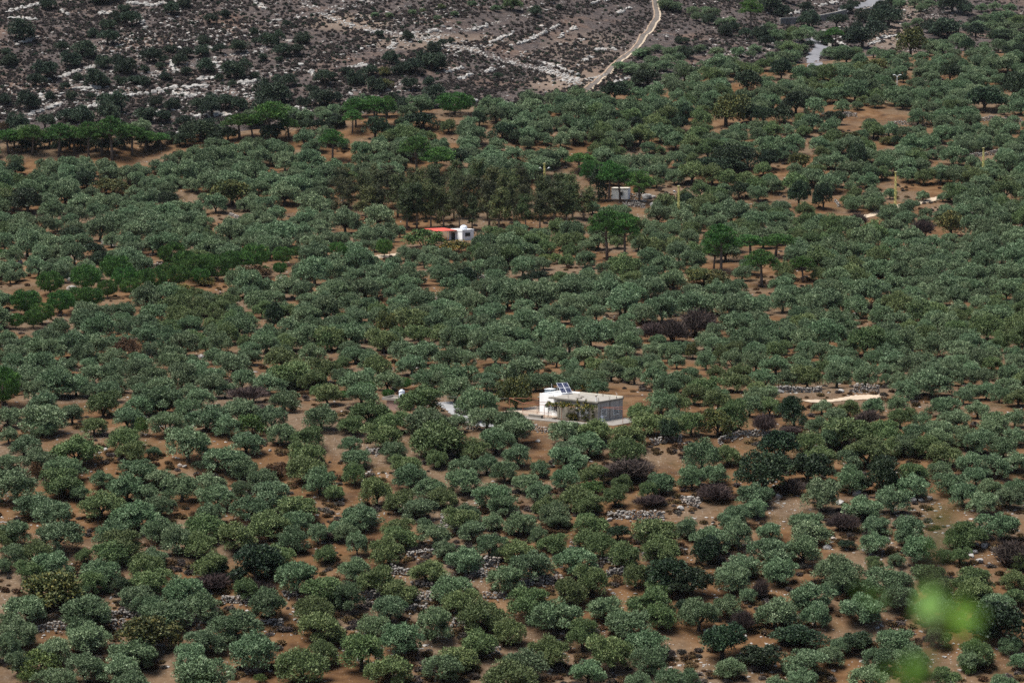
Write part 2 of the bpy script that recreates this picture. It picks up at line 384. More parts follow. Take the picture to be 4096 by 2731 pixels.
# ---------------------------------------------------------------- foliage
def unit(v): return v/np.maximum(np.linalg.norm(v, axis=-1, keepdims=True), 1e-9)
def leaf_cloud(g, puffs, per, L, W, out=0.7, up=0.5, rnd=0.6, shell=0.55, low=-0.6, drop=0.0, face_out=.9):
    """rhombus leaf sprays on the outside of many small puffs; returns V, F, tint"""
    P = np.array([p[0] for p in puffs], float); Rr = np.array([p[1] if np.ndim(p[1]) else (p[1],)*3 for p in puffs], float)
    n = len(P)*per; idx = np.repeat(np.arange(len(P)), per)
    d = unit(g.normal(size=(n, 3))); d[:, 2] = np.where(d[:, 2] < low, -d[:, 2], d[:, 2])
    rr = shell + (1.06-shell)*g.random((n, 1))**0.6
    p = P[idx] + d*Rr[idx]*rr
    t = unit(d*out + np.array([0, 0, up]) + g.normal(size=(n, 3))*rnd + np.array([0, 0, -drop]))
    face = unit(d*face_out + np.array([0, 0, .55]) + g.normal(size=(n, 3))*.36)
    s = unit(np.cross(t, face))
    l = L*(0.6+0.8*g.random((n, 1))); w = W*(0.7+0.6*g.random((n, 1)))
    V = np.stack([p, p+t*l*0.45+s*w*0.5, p+t*l, p+t*l*0.45-s*w*0.5], 1).reshape(-1, 3)
    F = np.arange(n*4).reshape(-1, 4)
    # twigs of a kind share a colour: the tint varies by puff and by leaf
    tint = np.clip(0.35*g.random(len(P))[idx] + 0.68*g.random(n)**1.5, 0, 1)
    return V, F, tint
def twig_cloud(g, centre, rad, n, L, W, up=0.6):
    d = unit(g.normal(size=(n, 3))); d[:, 2] = np.abs(d[:, 2])*0.9
    p = np.array(centre) + d*np.array(rad)*(0.25+0.75*g.random((n, 1))**0.5)
    t = unit(d*0.8+np.array([0,0,up])+g.normal(size=(n, 3))*0.45); s = unit(np.cross(t, g.normal(size=(n, 3))))
    l = L*(0.5+g.random((n, 1))); w = W*(0.7+0.6*g.random((n, 1)))
    V = np.stack([p-t*l*.5-s*w*.5, p-t*l*.5+s*w*.5, p+t*l*.5+s*w*.3, p+t*l*.5-s*w*.3], 1).reshape(-1, 3)
    return V, np.arange(n*4).reshape(-1, 4), g.random(n)
def cat(parts):
    V = []; F = []; T = []; k = 0
    for v, f, t in parts: V.append(v); F.append(f+k); T.append(t); k += len(v)
    return np.concatenate(V), np.concatenate(F), np.concatenate(T)

def olive(seed, leaf):
    """an olive about 6 m across and 4.8 m high: short forked trunk, lobes of silvery sprays"""
    g = np.random.default_rng(seed); r = random.Random(seed)
    mb = MB(); fork = 0.95+0.5*r.random(); lean = (r.uniform(-.25,.25), r.uniform(-.25,.25))
    mb.tube([(0,0,-0.5),(lean[0]*.2,lean[1]*.2,0.15),(lean[0]*.7,lean[1]*.7,fork*.7),(lean[0],lean[1],fork)], [0.42,0.33,0.25,0.24], 8)
    nl = r.choice([3,4,4,5,5]); a0 = r.random()*6.28; puffs = []
    for i in range(nl):
        a = a0+i*2*math.pi/nl+r.uniform(-.45,.45); rad = r.uniform(1.0,1.75); h = r.uniform(2.2,3.3)
        tip = (lean[0]+math.cos(a)*rad, lean[1]+math.sin(a)*rad, h)
        mb.tube([(lean[0],lean[1],fork-.1),(lean[0]+math.cos(a)*rad*.45, lean[1]+math.sin(a)*rad*.45, fork+(h-fork)*.35),tip], [0.17,0.12,0.05], 6)
        lr = r.uniform(1.05,1.5); c = np.array([math.cos(a)*rad*1.06, math.sin(a)*rad*1.06, h])
        for q in range(13):
            d = unit(g.normal(size=3)); d[2] = abs(d[2])*1.0-0.35
            puffs.append((c+d*lr*np.array([.85,.85,.72]), (r.uniform(.42,.72),)*2+(r.uniform(.36,.62),)))
    for q in range(12):                                                   # the middle of the crown
        a = r.random()*6.28; rad = r.uniform(0,1.2)
        puffs.append((np.array([math.cos(a)*rad, math.sin(a)*rad, r.uniform(2.2,4.0)]), (r.uniform(.55,.9),)*3))
    for q in range(22):                                                   # skirts that hang towards the ground
        a = r.random()*6.28; rad = r.uniform(1.5,2.75)
        puffs.append((np.array([math.cos(a)*rad, math.sin(a)*rad, r.uniform(1.0,2.3)]), (r.uniform(.42,.72),)*3))
    V, F, T = leaf_cloud(g, puffs, 135, 0.32, 0.105, out=0.55, up=0.5, rnd=0.6, low=-0.75)
    return mesh_np('olive_crown', V, F, leaf, T), mb.mesh('olive_trunk', M['bark'], smooth_=True)
def oak(seed, leaf, squat=1.0, n=62):
    """a dense evergreen about 6 m across and 5 m high, leafy to the ground"""
    g = np.random.default_rng(seed); r = random.Random(seed); puffs = []
    subs = [(r.uniform(-1.2,1.2), r.uniform(-1.2,1.2), r.uniform(1.6,3.1), r.uniform(1.3,1.9)) for _ in range(5)]
    for i in range(n):
        x, y, z, q = subs[i % 5]; d = unit(g.normal(size=3)); d[2] = abs(d[2])*1.25-0.7
        puffs.append((np.array([x,y,z*squat])+d*q*np.array([1,1,.9*squat]), (r.uniform(.4,.75),)*3))
    V, F, T = leaf_cloud(g, puffs, 110, 0.25, 0.18, out=0.8, up=0.25, rnd=0.6, low=-0.5)
    k = V[:, 2].reshape(-1, 4).max(1) > 0.0; Vq = V.reshape(-1, 4, 3)[k]; T = T[k]
    mb = MB(); mb.tube([(0,0,-.5),(0.05,0,.8),(0.1,0.1,2.4)], [.3,.24,.1], 7)
    for a in (0.4, 2.3, 4.5): mb.tube([(0.05,0,.8),(math.cos(a)*.8,math.sin(a)*.8,2.0)], [.14,.06], 5)
    return mesh_np('oak_crown', Vq.reshape(-1,3), np.arange(len(Vq)*4).reshape(-1,4), leaf, T), mb.mesh('oak_trunk', M['bark'], smooth_=True)
def umbrella_pine(seed):
    """10 m high, 7 m across: bare trunk, spokes of branches, a domed crown of needle clumps"""
    g = np.random.default_rng(seed); r = random.Random(seed); mb = MB(); puffs = []
    b = (r.uniform(-.4,.4), r.uniform(-.4,.4))
    mb.tube([(0,0,-.5),(b[0]*.3,b[1]*.3,2),(b[0],b[1],5),(b[0]*.8,b[1]*.8,8.6)], [.30,.24,.18,.06], 8)
    for i in range(13):
        a = i*2.4+r.uniform(-.3,.3); z0 = r.uniform(3.6,6.4); rad = r.uniform(1.6,3.0)
        tip = (b[0]+math.cos(a)*rad, b[1]+math.sin(a)*rad, z0+r.uniform(1.5,2.4))
        mb.tube([(b[0],b[1],z0),(b[0]+math.cos(a)*rad*.6,b[1]+math.sin(a)*rad*.6,z0+.7),tip], [.085,.055,.025], 5)
    lob = [(r.uniform(-1.5,1.5), r.uniform(-1.5,1.5), r.uniform(-.3,.5)) for _ in range(4)]
    for i in range(140):
        d = unit(g.normal(size=3)); d[2] = abs(d[2])*1.15-.25
        l = lob[i % 4]
        c = np.array([b[0]+l[0]*.6, b[1]+l[1]*.6, 5.9+l[2]]) + d*np.array([2.3,2.3,3.1])*(1 if i % 3 else .7)
        q = r.uniform(.34,.58); puffs.append((c, (q,q,q*.8)))
    V, F, T = leaf_cloud(g, puffs, 70, 0.36, 0.10, out=0.8, up=0.8, rnd=0.35, low=-0.35)
    return mesh_np('pine_crown', V, F, M['pine_leaf'], T), mb.mesh('pine_trunk', M['pine_bark'], smooth_=True)
def round_pine(seed):
    """a young stone pine about 6 m across and 5.6 m high, needles almost to the ground"""
    g = np.random.default_rng(seed); r = random.Random(seed); mb = MB(); puffs = []
    mb.tube([(0,0,-.5),(0.05,0,1.0),(0,0,4.2)], [.2,.16,.05], 7)
    for a in (0.3,1.7,3.0,4.4,5.6): mb.tube([(0,0,.9),(math.cos(a)*1.2,math.sin(a)*1.2,1.9)], [.08,.03], 5)
    for i in range(130):
        d = unit(g.normal(size=3)); d[2] = d[2]*.95+.05
        c = np.array([0,0,3.0])+d*np.array([2.45,2.45,2.2])*(1 if i % 4 else .7)
        q = r.uniform(.32,.55); puffs.append((c, (q,q,q*1.25)))
    V, F, T = leaf_cloud(g, puffs, 70, 0.38, 0.10, out=0.6, up=1.0, rnd=0.3, low=-0.4)
    return mesh_np('pine_crown', V, F, M['pine_leaf'], T), mb.mesh('pine_trunk', M['pine_bark'], smooth_=True)
def eucalyptus(seed):
    """12 m high, 5 m across: pale stem, loose hanging foliage in ragged tiers"""
    g = np.random.default_rng(seed); r = random.Random(seed); mb = MB(); puffs = []
    b = (r.uniform(-.7,.7), r.uniform(-.7,.7))
    mb.tube([(0,0,-.5),(b[0]*.2,b[1]*.2,3),(b[0]*.7,b[1]*.7,7),(b[0],b[1],11)], [.24,.19,.13,.04], 7)
    for i in range(12):
        a = i*2.4+r.uniform(-.4,.4); z0 = r.uniform(2.5,9.0); rad = r.uniform(.9,2.2)*(1.15-z0/14)
        k = z0/11; tip = np.array([b[0]*k+math.cos(a)*rad, b[1]*k+math.sin(a)*rad, z0+r.uniform(.8,2.0)])
        mb.tube([(b[0]*k,b[1]*k,z0),tuple(tip)], [.06,.02], 5)
        for q in range(6):
            d = g.normal(size=3)*np.array([.6,.6,.75]); s = r.uniform(.4,.8); puffs.append((tip+d, (s,s,s*1.2)))
    for q in range(10):
        puffs.append((np.array([b[0],b[1],r.uniform(8,11.4)])+g.normal(size=3)*np.array([.5,.5,.2]), (.6,.6,.8)))
    V, F, T = leaf_cloud(g, puffs, 75, 0.42, 0.13, out=0.5, up=0.0, rnd=0.5, shell=.3, low=-1, drop=0.45)
    T = np.clip(T*0.75+0.3*r.random(), 0, 1)
    return mesh_np('eucalyptus_crown', V, F, M['euc_leaf'], T), mb.mesh('eucalyptus_trunk', M['pale_bark'], smooth_=True)
def cypress(seed):
    g = np.random.default_rng(seed); r = random.Random(seed); mb = MB(); puffs = []
    mb.tube([(0,0,-.5),(0,0,2),(0,0,9)], [.25,.2,.05], 7)
    for i in range(80):
        z = r.uniform(1.0,10.0); rad = 2.1*(1-(z/11)**2)*r.uniform(.3,1); a = r.random()*6.28
        q = r.uniform(.45,.75); puffs.append((np.array([math.cos(a)*rad, math.sin(a)*rad, z]), (q,q,q*1.3)))
    V, F, T = leaf_cloud(g, puffs, 56, 0.36, 0.2, out=.6, up=.5, rnd=.5)
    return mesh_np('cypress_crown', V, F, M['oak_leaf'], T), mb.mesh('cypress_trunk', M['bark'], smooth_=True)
def bare_tree(seed):
    """a leafless tangle about 5 m across and 4 m high"""
    g = np.random.default_rng(seed); r = random.Random(seed); mb = MB()
    for i in range(6):
        a = i*1.05+r.uniform(-.3,.3); rad = r.uniform(.6,1.5)
        mb.tube([(0,0,-.4),(math.cos(a)*rad*.5,math.sin(a)*rad*.5,1.3),(math.cos(a)*rad,math.sin(a)*rad,2.8)], [.1,.07,.03], 5)
    parts = [twig_cloud(g, (r.uniform(-.9,.9), r.uniform(-.9,.9), r.uniform(.8,1.6)), (1.5,1.5,1.9), 560, 0.75, 0.05) for _ in range(4)]
    V, F, T = cat(parts)
    return mesh_np('bare_crown', V, F, M['dry_twig'], T), mb.mesh('bare_trunk', M['bark'], smooth_=True)
def bush(seed, leaf, per=90, L=.17, W=.12):
    """a loose bush 4 m across and 2.6 m high"""
    g = np.random.default_rng(seed); r = random.Random(seed); puffs = []
    for i in range(34):
        d = unit(g.normal(size=3)); d[2] = abs(d[2])
        puffs.append((np.array([0,0,.55])+d*np.array([1.5,1.5,1.45])*r.uniform(.65,1.05), (r.uniform(.3,.6),)*3))
    V, F, T = leaf_cloud(g, puffs, per, L, W, out=.7, up=.35, rnd=.6)
    mb = MB()
    for i in range(5):
        a = i*1.25; mb.tube([(0,0,-.3),(math.cos(a)*.5,math.sin(a)*.5,.8),(math.cos(a)*1.0,math.sin(a)*1.0,1.6)], [.06,.045,.015], 5)
    return mesh_np('bush_foliage', V, F, leaf, T), mb.mesh('bush_stems', M['bark'])
def tuft(seed, leaf, n=130):
    g = np.random.default_rng(seed)
    V, F, T = twig_cloud(g, (0,0,.05), (.55,.55,.42), n, .34, .09, .35)
    V2, F2, T2 = leaf_cloud(g, [(np.array([0,0,.15]), (.5,.5,.36))], n, .2, .12, low=-.2)
    return mesh_np('tuft', *[(a) for a in cat([(V,F,T),(V2,F2,T2)])[:2]], leaf, cat([(V,F,T),(V2,F2,T2)])[2])

# rocks: a faceted block cut by random planes
_ico = bmesh.new(); bmesh.ops.create_icosphere(_ico, subdivisions=2, radius=1.0)
_ico.verts.ensure_lookup_table()
ICO_V = np.array([v.co[:] for v in _ico.verts]); ICO_F = np.array([[v.index for v in f.verts] for f in _ico.faces]); _ico.free()
_ico = bmesh.new(); bmesh.ops.create_icosphere(_ico, subdivisions=1, radius=1.0)
ICO1_V = np.array([v.co[:] for v in _ico.verts]); ICO1_F = np.array([[v.index for v in f.verts] for f in _ico.faces]); _ico.free()
def rock_verts(g, base=ICO_V, cuts=9):
    v = base.copy()
    for k in range(cuts):
        n = unit(g.normal(size=3)); h = g.uniform(.45,.85); d = v@n
        v = v - np.outer(np.maximum(d-h, 0), n)
    return v*(1+0.05*g.normal(size=(len(v),1)))
def rock_mesh(g, items, m, base=(ICO_V, ICO_F)):
    """items: (x,y,z,(sx,sy,sz),rz) -> one mesh of stones"""
    Vs = []; Fs = []; k = 0
    for x, y, z, s, a in items:
        v = rock_verts(g, base[0])*np.array(s); c, q = math.cos(a), math.sin(a)
        w = np.stack([v[:,0]*c-v[:,1]*q, v[:,0]*q+v[:,1]*c, v[:,2]], 1)+np.array([x,y,z])
        Vs.append(w); Fs.append(base[1]+k); k += len(v)
    return mesh_np('stones', np.concatenate(Vs), np.concatenate(Fs), m)

# ---------------------------------------------------------------- scatter for what nobody could count
protos = bpy.data.collections.new('scatter_sources')      # not linked to the scene
def scatter(name, pts, rz, scl, idx, meshes, tilt=None):
    cl = bpy.data.collections.new(name+'_sources')
    for k, me in enumerate(meshes):
        o = bpy.data.objects.new('%s_source_%02d' % (name, k), me); cl.objects.link(o)
    me = bpy.data.meshes.new(name); n = len(pts)
    me.vertices.add(n); me.vertices.foreach_set('co', np.asarray(pts, np.float32).ravel())
    rot = np.zeros((n,3), np.float32); rot[:,2] = rz
    if tilt is not None: rot[:, :2] = tilt
    a = me.attributes.new('rot','FLOAT_VECTOR','POINT'); a.data.foreach_set('vector', rot.ravel())
    a = me.attributes.new('scl','FLOAT_VECTOR','POINT'); a.data.foreach_set('vector', np.asarray(scl, np.float32).ravel())
    a = me.attributes.new('idx','INT','POINT'); a.data.foreach_set('value', np.asarray(idx, np.int32))
    o = link(name, me)
    ng = bpy.data.node_groups.new(name+'_nodes', 'GeometryNodeTree')
    ng.interface.new_socket('Geometry', in_out='INPUT', socket_type='NodeSocketGeometry')
    ng.interface.new_socket('Geometry', in_out='OUTPUT', socket_type='NodeSocketGeometry')
    ns = ng.nodes; ls = ng.links
    gi = ns.new('NodeGroupInput'); go = ns.new('NodeGroupOutput'); ip = ns.new('GeometryNodeInstanceOnPoints')
    ci = ns.new('GeometryNodeCollectionInfo'); ci.inputs['Collection'].default_value = cl
    ci.inputs['Separate Children'].default_value = True; ci.inputs['Reset Children'].default_value = True
    def at(nm, t):
        q = ns.new('GeometryNodeInputNamedAttribute'); q.data_type = t; q.inputs['Name'].default_value = nm; return q.outputs['Attribute']
    e2r = ns.new('FunctionNodeEulerToRotation'); ls.new(at('rot','FLOAT_VECTOR'), e2r.inputs[0])
    ls.new(gi.outputs[0], ip.inputs['Points']); ls.new(ci.outputs[0], ip.inputs['Instance'])
    ip.inputs['Pick Instance'].default_value = True
    ls.new(at('idx','INT'), ip.inputs['Instance Index']); ls.new(e2r.outputs[0], ip.inputs['Rotation']); ls.new(at('scl','FLOAT_VECTOR'), ip.inputs['Scale'])
    ls.new(ip.outputs[0], go.inputs[0])
    md = o.modifiers.new('instances', 'NODES'); md.node_group = ng
    o['kind'] = 'stuff'
    return o
def joined(name, crown, trunk):
    """crown and trunk of a tree as one mesh with two materials (scatter source)"""
    bm = bmesh.new(); bm.from_mesh(trunk); n0 = len(bm.faces)
    lay = bm.faces.layers.float.get('tint') or bm.faces.layers.float.new('tint')
    for f in bm.faces: f.material_index = 1
    bm.from_mesh(crown)
    me = bpy.data.meshes.new(name); bm.to_mesh(me); bm.free()
    me.materials.append(crown.materials[0]); me.materials.append(trunk.materials[0])
    return me

# ---------------------------------------------------------------- tree kinds: each is a list of (crown, trunk, width, height)
KIND = {}
KIND['olive_silver'] = [(*olive(100+k, M['olive_silver']), 6.2, 4.75) for k in range(6)]
KIND['olive_grey'] = [(*olive(200+k, M['olive_grey']), 6.2, 4.75) for k in range(5)]
KIND['olive_green'] = [(*olive(300+k, M['olive_green']), 6.2, 4.75) for k in range(4)]
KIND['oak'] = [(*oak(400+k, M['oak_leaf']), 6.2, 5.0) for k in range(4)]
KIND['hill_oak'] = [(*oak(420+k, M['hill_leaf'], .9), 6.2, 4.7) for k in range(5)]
KIND['broadleaf'] = [(*oak(440+k, M['autumn_leaf']), 6.2, 5.0) for k in range(3)]
KIND['fresh_bush'] = [(*bush(460+k, M['fresh_leaf']), 3.9, 2.6) for k in range(2)]
KIND['yellow_bush'] = [(*bush(470+k, M['yellow_leaf']), 3.9, 2.6) for k in range(2)]
KIND['rust_bush'] = [(*bush(480+k, M['rust_leaf']), 3.9, 2.6) for k in range(2)]
KIND['dark_bush'] = [(*bush(490+k, M['oak_leaf']), 3.9, 2.6) for k in range(3)]
KIND['umbrella_pine'] = [(*umbrella_pine(500+k), 6.6, 9.7) for k in range(4)]
KIND['round_pine'] = [(*round_pine(520+k), 5.8, 5.6) for k in range(4)]
KIND['eucalyptus'] = [(*eucalyptus(540+k), 4.8, 12.2) for k in range(5)]
KIND['cypress'] = [(*cypress(560+k), 4.8, 10.8) for k in range(1)]
KIND['bare'] = [(*bare_tree(580+k), 4.8, 3.9) for k in range(3)]
for _k, _l in KIND.items():                               # measured width and height of every model
    for _i, (_c, _t, _w, _h) in enumerate(_l):
        _v = np.empty(len(_c.vertices)*3, np.float32); _c.vertices.foreach_get('co', _v); _v = _v.reshape(-1,3)
        _l[_i] = (_c, _t, float(np.percentile(_v[:,0],98.5)-np.percentile(_v[:,0],1.5)+np.percentile(_v[:,1],98.5)-np.percentile(_v[:,1],1.5))/2, float(np.percentile(_v[:,2],99.3)))
NAMES = {'olive_silver':('olive_tree','crown','trunk'),'olive_grey':('olive_tree','crown','trunk'),'olive_green':('olive_tree','crown','trunk'),
 'oak':('oak_tree','crown','trunk'),'hill_oak':('oak_tree','crown','trunk'),'broadleaf':('broadleaf_tree','crown','trunk'),
 'fresh_bush':('green_bush','foliage','stem'),'yellow_bush':('yellow_bush','foliage','stem'),'rust_bush':('rusty_bush','foliage','stem'),'dark_bush':('dark_bush','foliage','stem'),
 'umbrella_pine':('pine_tree','crown','trunk'),'round_pine':('young_pine','crown','trunk'),'eucalyptus':('eucalyptus_tree','crown','trunk'),
 'cypress':('cypress_tree','crown','trunk'),'bare':('bare_tree','branches','trunk')}
_turn = {}
def tree(kind, pos, w, h, label, cat_, group=None):
    """w, h in metres"""
    k = _turn.get(kind, random.randrange(8)); _turn[kind] = k+1
    cr, tr, W0, H0 = KIND[kind][k % len(KIND[kind])]
    nm = NAMES[kind]
    t = tag(empty(nm[0], pos, random.random()*6.28), label, cat_, group)
    s = (w/W0*random.uniform(.94,1.06), w/W0*random.uniform(.94,1.06), h/H0); t.scale = s
    link(nm[1], cr, t); link(nm[2], tr, t)
    return t
# ---------------------------------------------------------------- where the trees stand, read off the photograph and set on the ground
KX = 2352/1366.0
def unpack(ox, oy, txt):
    out = []
    for q in txt.split():
        a = [float(x) for x in q.split(',')]
        out.append((ox+a[0]/KX, oy+a[1]/KX, a[2]/KX, a[3] if len(a) > 3 else None))
    return out
OL = []
OL += unpack(0, 2048, """100,50,220 405,65,330,.6 1090,25,230,.8 1420,10,290,.65 1215,70,230,1 1620,60,300,.72 1860,-20,330,.6 770,45,260 2040,-10,240,.6
40,120,170 250,180,230 840,120,320,.6 1370,130,250,.75 2010,90,240,.8 2190,70,150,1 2310,60,150 110,215,200 370,265,260,.7 220,330,210,.6 10,320,130 770,190,280,.6
580,245,130 690,320,280,.6 1060,240,190 1010,280,240 1450,270,260,.75 1930,225,220,.7 2240,230,160 640,400,200,.85 1030,390,270,.65 1260,440,280,.7 1690,445,200,.85
2040,330,310,.75 2230,430,310,.6 940,505,270,.6 550,490,140 190,570,310,.6 600,570,370,.6 1010,570,230,.6 1150,600,330,.6 1400,540,270,.8 1850,515,270,.85 2300,500,180
2170,575,280,.65 60,680,180 130,720,270 1620,665,350,.65 1120,690,190 2190,680,330,.65 60,820,190,1.2 380,860,260,.7 610,755,300,.7 560,730,200 1420,805,270,.65
1750,815,330,.85 2230,870,230 2330,800,130 130,950,170,1.1 920,880,320,.65 590,960,260,.85 820,980,300,.6 1300,895,240,.8 1400,970,420,.55 2080,930,380,.65 400,1070,300,.6 910,1085,290,.6 1370,1060,300,.6""")
OL += unpack(1366, 2048, """100,-20,230,.6 390,35,230,.6 570,35,120 830,-35,260,.5 20,70,180 1040,0,160,.8 1230,0,240,.7 1490,0,180,.6 1720,0,260,.65 110,125,150,1.2 400,90,250,.6
640,80,230,.65 900,55,190,.75 1350,95,130,1.2 1460,140,220,.7 1690,110,210,.6 2160,30,330,.6 320,160,260,.85 710,185,170,.85 1020,140,220,.85 1200,180,250,.6 1795,140,220,.8
2190,150,260,.8 90,305,240,.7 840,235,260,.75 1310,260,290,.8 1605,235,310,.65 1940,190,240,.85 240,360,280,.8 600,325,260,.65 1130,360,250,.8 1730,355,240,.95 50,465,190,1.2
400,460,270,.6 760,430,310,.6 1570,440,260,.8 2025,350,200,.85 810,520,260,.8 1290,515,310,.75 2190,470,180,.6 330,570,250,.75 960,590,310,.8 1830,580,260,.65 2120,520,330,.6
210,700,220,.85 640,635,260,1 1470,600,360,.65 1970,670,300,.6 2190,610,240,.85 400,755,320,.75 1160,720,230,.85 1660,725,230,1 1860,830,290,.9 140,820,320,.85 950,810,260,.75
1430,840,260,.9 2110,800,300,.6 810,910,290,.6 1250,930,330,.55 1150,1000,390,.55 2110,920,260,.8 320,980,340,.65 680,970,300,.65 1700,1010,260,.65 2270,1070,220 2040,1090,200""")
OL += unpack(2730, 2048, """30,30,150,1.05 380,30,220,1.05 330,-20,180 600,70,190,.7 850,0,240,.5 880,55,260,.55 200,100,290,.6 600,180,330,.55 830,150,250,.85 1320,25,190,.7 1540,20,230,.8
2180,0,300,.5 1960,60,240 1320,135,210,.75 1620,155,230,.9 1540,120,140 1900,100,200 400,290,250,.6 660,300,240,.8 1050,285,320,.6 1320,300,130 1470,280,120 1910,240,140,.9
1800,250,120 2330,280,150 340,350,250,.85 1110,350,270,.8 1420,370,340,.55 1700,350,240,.6 1990,380,290,.6 880,470,320,.6 1480,490,250,.8 1030,470,130 1760,450,220,.7
2010,450,290,.6 2280,390,180,.8 110,580,260,.9 310,560,210,.85 450,520,130 640,580,290,.75 1230,560,320,.65 1770,580,300,.6 2160,560,250,.6 2290,520,150 915,605,200,.95
1460,800,250,.7 1760,790,180 1090,860,160,.8 840,940,290,.65 1020,920,190 1330,925,230,.75 2030,870,250,.75 1990,940,190 2270,850,170 40,1070,170 330,1000,220,.7 820,1070,230
1270,1050,270,.6 1810,1060,210,.7 2320,970,150 2210,1110,200 650,1120,170 1580,910,240,.9""")
OL += unpack(0, 1366, """90,20,180 580,10,190,.9 300,70,250 670,80,120 100,80,170 450,110,150 1030,0,120 1170,25,200 1480,45,170,.6 1720,0,160,.65 1930,40,230,.5 2150,5,200 800,110,200,.5
960,110,200 1180,75,200,.6 1620,80,220 2000,130,300,.6 2240,110,220 650,155,210,.7 390,185,310,.6 200,160,230 1060,165,190 1250,140,230,.85 1460,220,240,.7 1340,165,200
1850,215,230,.65 2150,195,200 790,230,190,.5 950,230,200,.5 1100,250,220,.5 620,280,140 1130,305,300,.5 1550,280,160,.7 1380,320,200,.6 300,340,200 710,340,230 960,370,230,.55
1650,390,280,.5 1960,330,230,.6 2260,280,200 60,450,180,.8 290,430,320,.6 500,430,180 880,450,230,.5 1280,390,180,1 1430,430,290,.55 1870,440,220 2210,430,260,.7 310,540,190,.6
650,520,190,.6 1150,480,260,.65 1570,500,200 1930,560,210,.75 2120,580,240,.6 60,590,140 170,640,230,.6 860,590,250,.5 1300,580,300,.85 1700,620,240,.6 530,640,330,.6 270,730,260,.6
910,680,210,.7 1560,720,300,.6 2120,690,240,.75 60,780,190,.6 450,790,270,.5 1680,790,220,.75 1060,720,110,.6 100,870,330,.75 430,870,300,.5 960,810,270,.55 2110,780,290,.5
1810,870,210,.6 1120,880,220,.6 440,930,220,.5 700,885,170,.7 880,915,260,.75 1250,910,260,.75 1450,900,230,.5 2200,860,250,.8 1000,980,200,.7 1490,985,260,.65 1660,955,150,.85
1860,960,310,.65 2300,980,150 240,1040,260,.6 700,1020,300,.6 550,980,140 1100,1060,230,.5 1720,1060,260,.55 2050,1050,280,.6 370,1090,300,.5 950,1100,330,.5 1450,1100,200""")
OL += unpack(1366, 1366, """90,30,200,.6 420,-10,200 560,0,260,.55 1060,0,250,.5 1220,-10,220 1480,40,140,1 1680,30,220,.6 1900,20,220,.6 2150,0,170,.7 2310,90,120,.8 250,90,190,.9
480,90,220,.6 740,30,200 860,60,160 1250,100,300,.5 1580,110,150 1770,110,170,.6 1950,100,170 2120,80,160,.6 90,200,250,.4 320,200,200,.7 560,190,200,.6 800,150,250,.5
1000,210,200,.6 1340,210,200,.6 1650,180,160 1450,210,170,.6 1750,190,190,.5 2160,170,190 140,280,230,.6 540,300,330,.55 780,240,230,.8 940,305,290,.85 1900,250,250,.5
1760,260,160,.5 1600,240,170,.5 2070,300,200 2230,230,200 50,500,140 340,480,230,.55 600,450,320,.5 190,400,300,.6 70,510,190,.7 290,560,260,.7 660,550,380,.5 780,500,190,.7 1000,450,240,.6
1160,460,230,.8 1200,520,270,.7 1540,540,260,.55 1740,530,270,.45 60,650,150,.8 630,600,280,.6 1060,590,260,.7 1970,570,260,.7 1700,620,240,.75 2120,480,250,.6 2250,520,180,.8
350,685,190,.75 910,660,240,.6 1210,705,210,.75 1560,680,230,.5 1555,720,260,.55 1970,660,250,.7 100,740,200,.6 660,740,150,.9 840,790,220,.5 1000,770,160,.9 450,780,220,.5
90,830,170,.95 470,840,230,.8 1120,815,190,.85 840,870,230,.8 1370,810,140,.9 1540,850,190,.9 1730,840,230,.6 240,920,230,.95 610,930,240,.6 1270,910,190,.7 1360,960,180,.8
1930,910,150,.8 2210,900,200,.75 700,1000,220,.65 400,1020,220,.75 1050,970,290,.5 1620,980,280,.5 1700,1040,240,.6 1880,985,170,.95 2110,960,140,.9 540,1075,240,.6 150,1110,270,.5
1110,1050,190 1420,1050,200,.8 1470,1090,220 860,1110,200 2050,330,220 2200,330,230 2320,350,180 2050,420,200 2300,460,170""")
OL += unpack(2730, 1366, """40,0,110 500,0,160,1 640,-10,180,.8 960,0,190 1130,-10,140 1900,-10,250,.6 2120,0,150,.8 2280,30,130 160,60,150,.9 260,10,110,1.4 640,90,220,.5 820,60,130,.8
1060,95,200,.5 1450,60,180,.8 1640,70,180,.6 1770,110,120 1910,90,200,.65 2130,100,160,.7 230,160,130,.8 390,150,170 1060,130,190,1 1260,140,200,.9 860,155,190,.9
1380,150,120 1930,180,190,.6 2080,180,160,.8 2260,160,190 370,210,210,.6 560,185,190,.75 720,190,180,.75 1400,220,90,.9 1490,200,110,.9 1710,190,300,.65 150,240,230,.6
500,310,180 240,320,200 1980,290,160,.7 2090,280,150 2250,250,200,.7 2310,330,180,.6 340,390,240,1 60,480,190,.9 460,370,180 600,380,170 960,400,150,.6 1140,400,170
1320,390,160 1480,370,150 1800,380,220,.6 2030,410,180,.6 1050,450,170 930,510,170 1500,450,180 1650,480,150 1880,470,230,.45 2150,480,200 2290,460,160 1130,510,330,.65
1410,540,220 1600,560,210 1760,540,220 1950,580,200 2130,540,180 2290,590,160 880,620,220,.7 1270,650,310,.7 1450,650,180 1560,640,200 1750,600,200 2050,600,230 130,660,270,.9
310,710,200,.7 920,720,260,.6 1150,740,190 1800,690,250,.6 2210,650,200 2150,770,220,.8 60,850,190,.9 230,840,180,.8 1150,850,220,.9 1590,830,210,.7 1770,820,170,.6
1850,900,240,.5 2020,860,180 1600,910,260,.65 950,930,240,1 1440,990,250,.8 500,970,260,.6 1930,970,200,.85 2120,940,170 2060,1030,200,.8 2260,1000,200,.8 500,1080,170
1240,1060,270,.5 380,1120,200 2290,940,160 1650,640,200 2290,760,170 1980,760,200 1330,560,180 1000,600,180""")
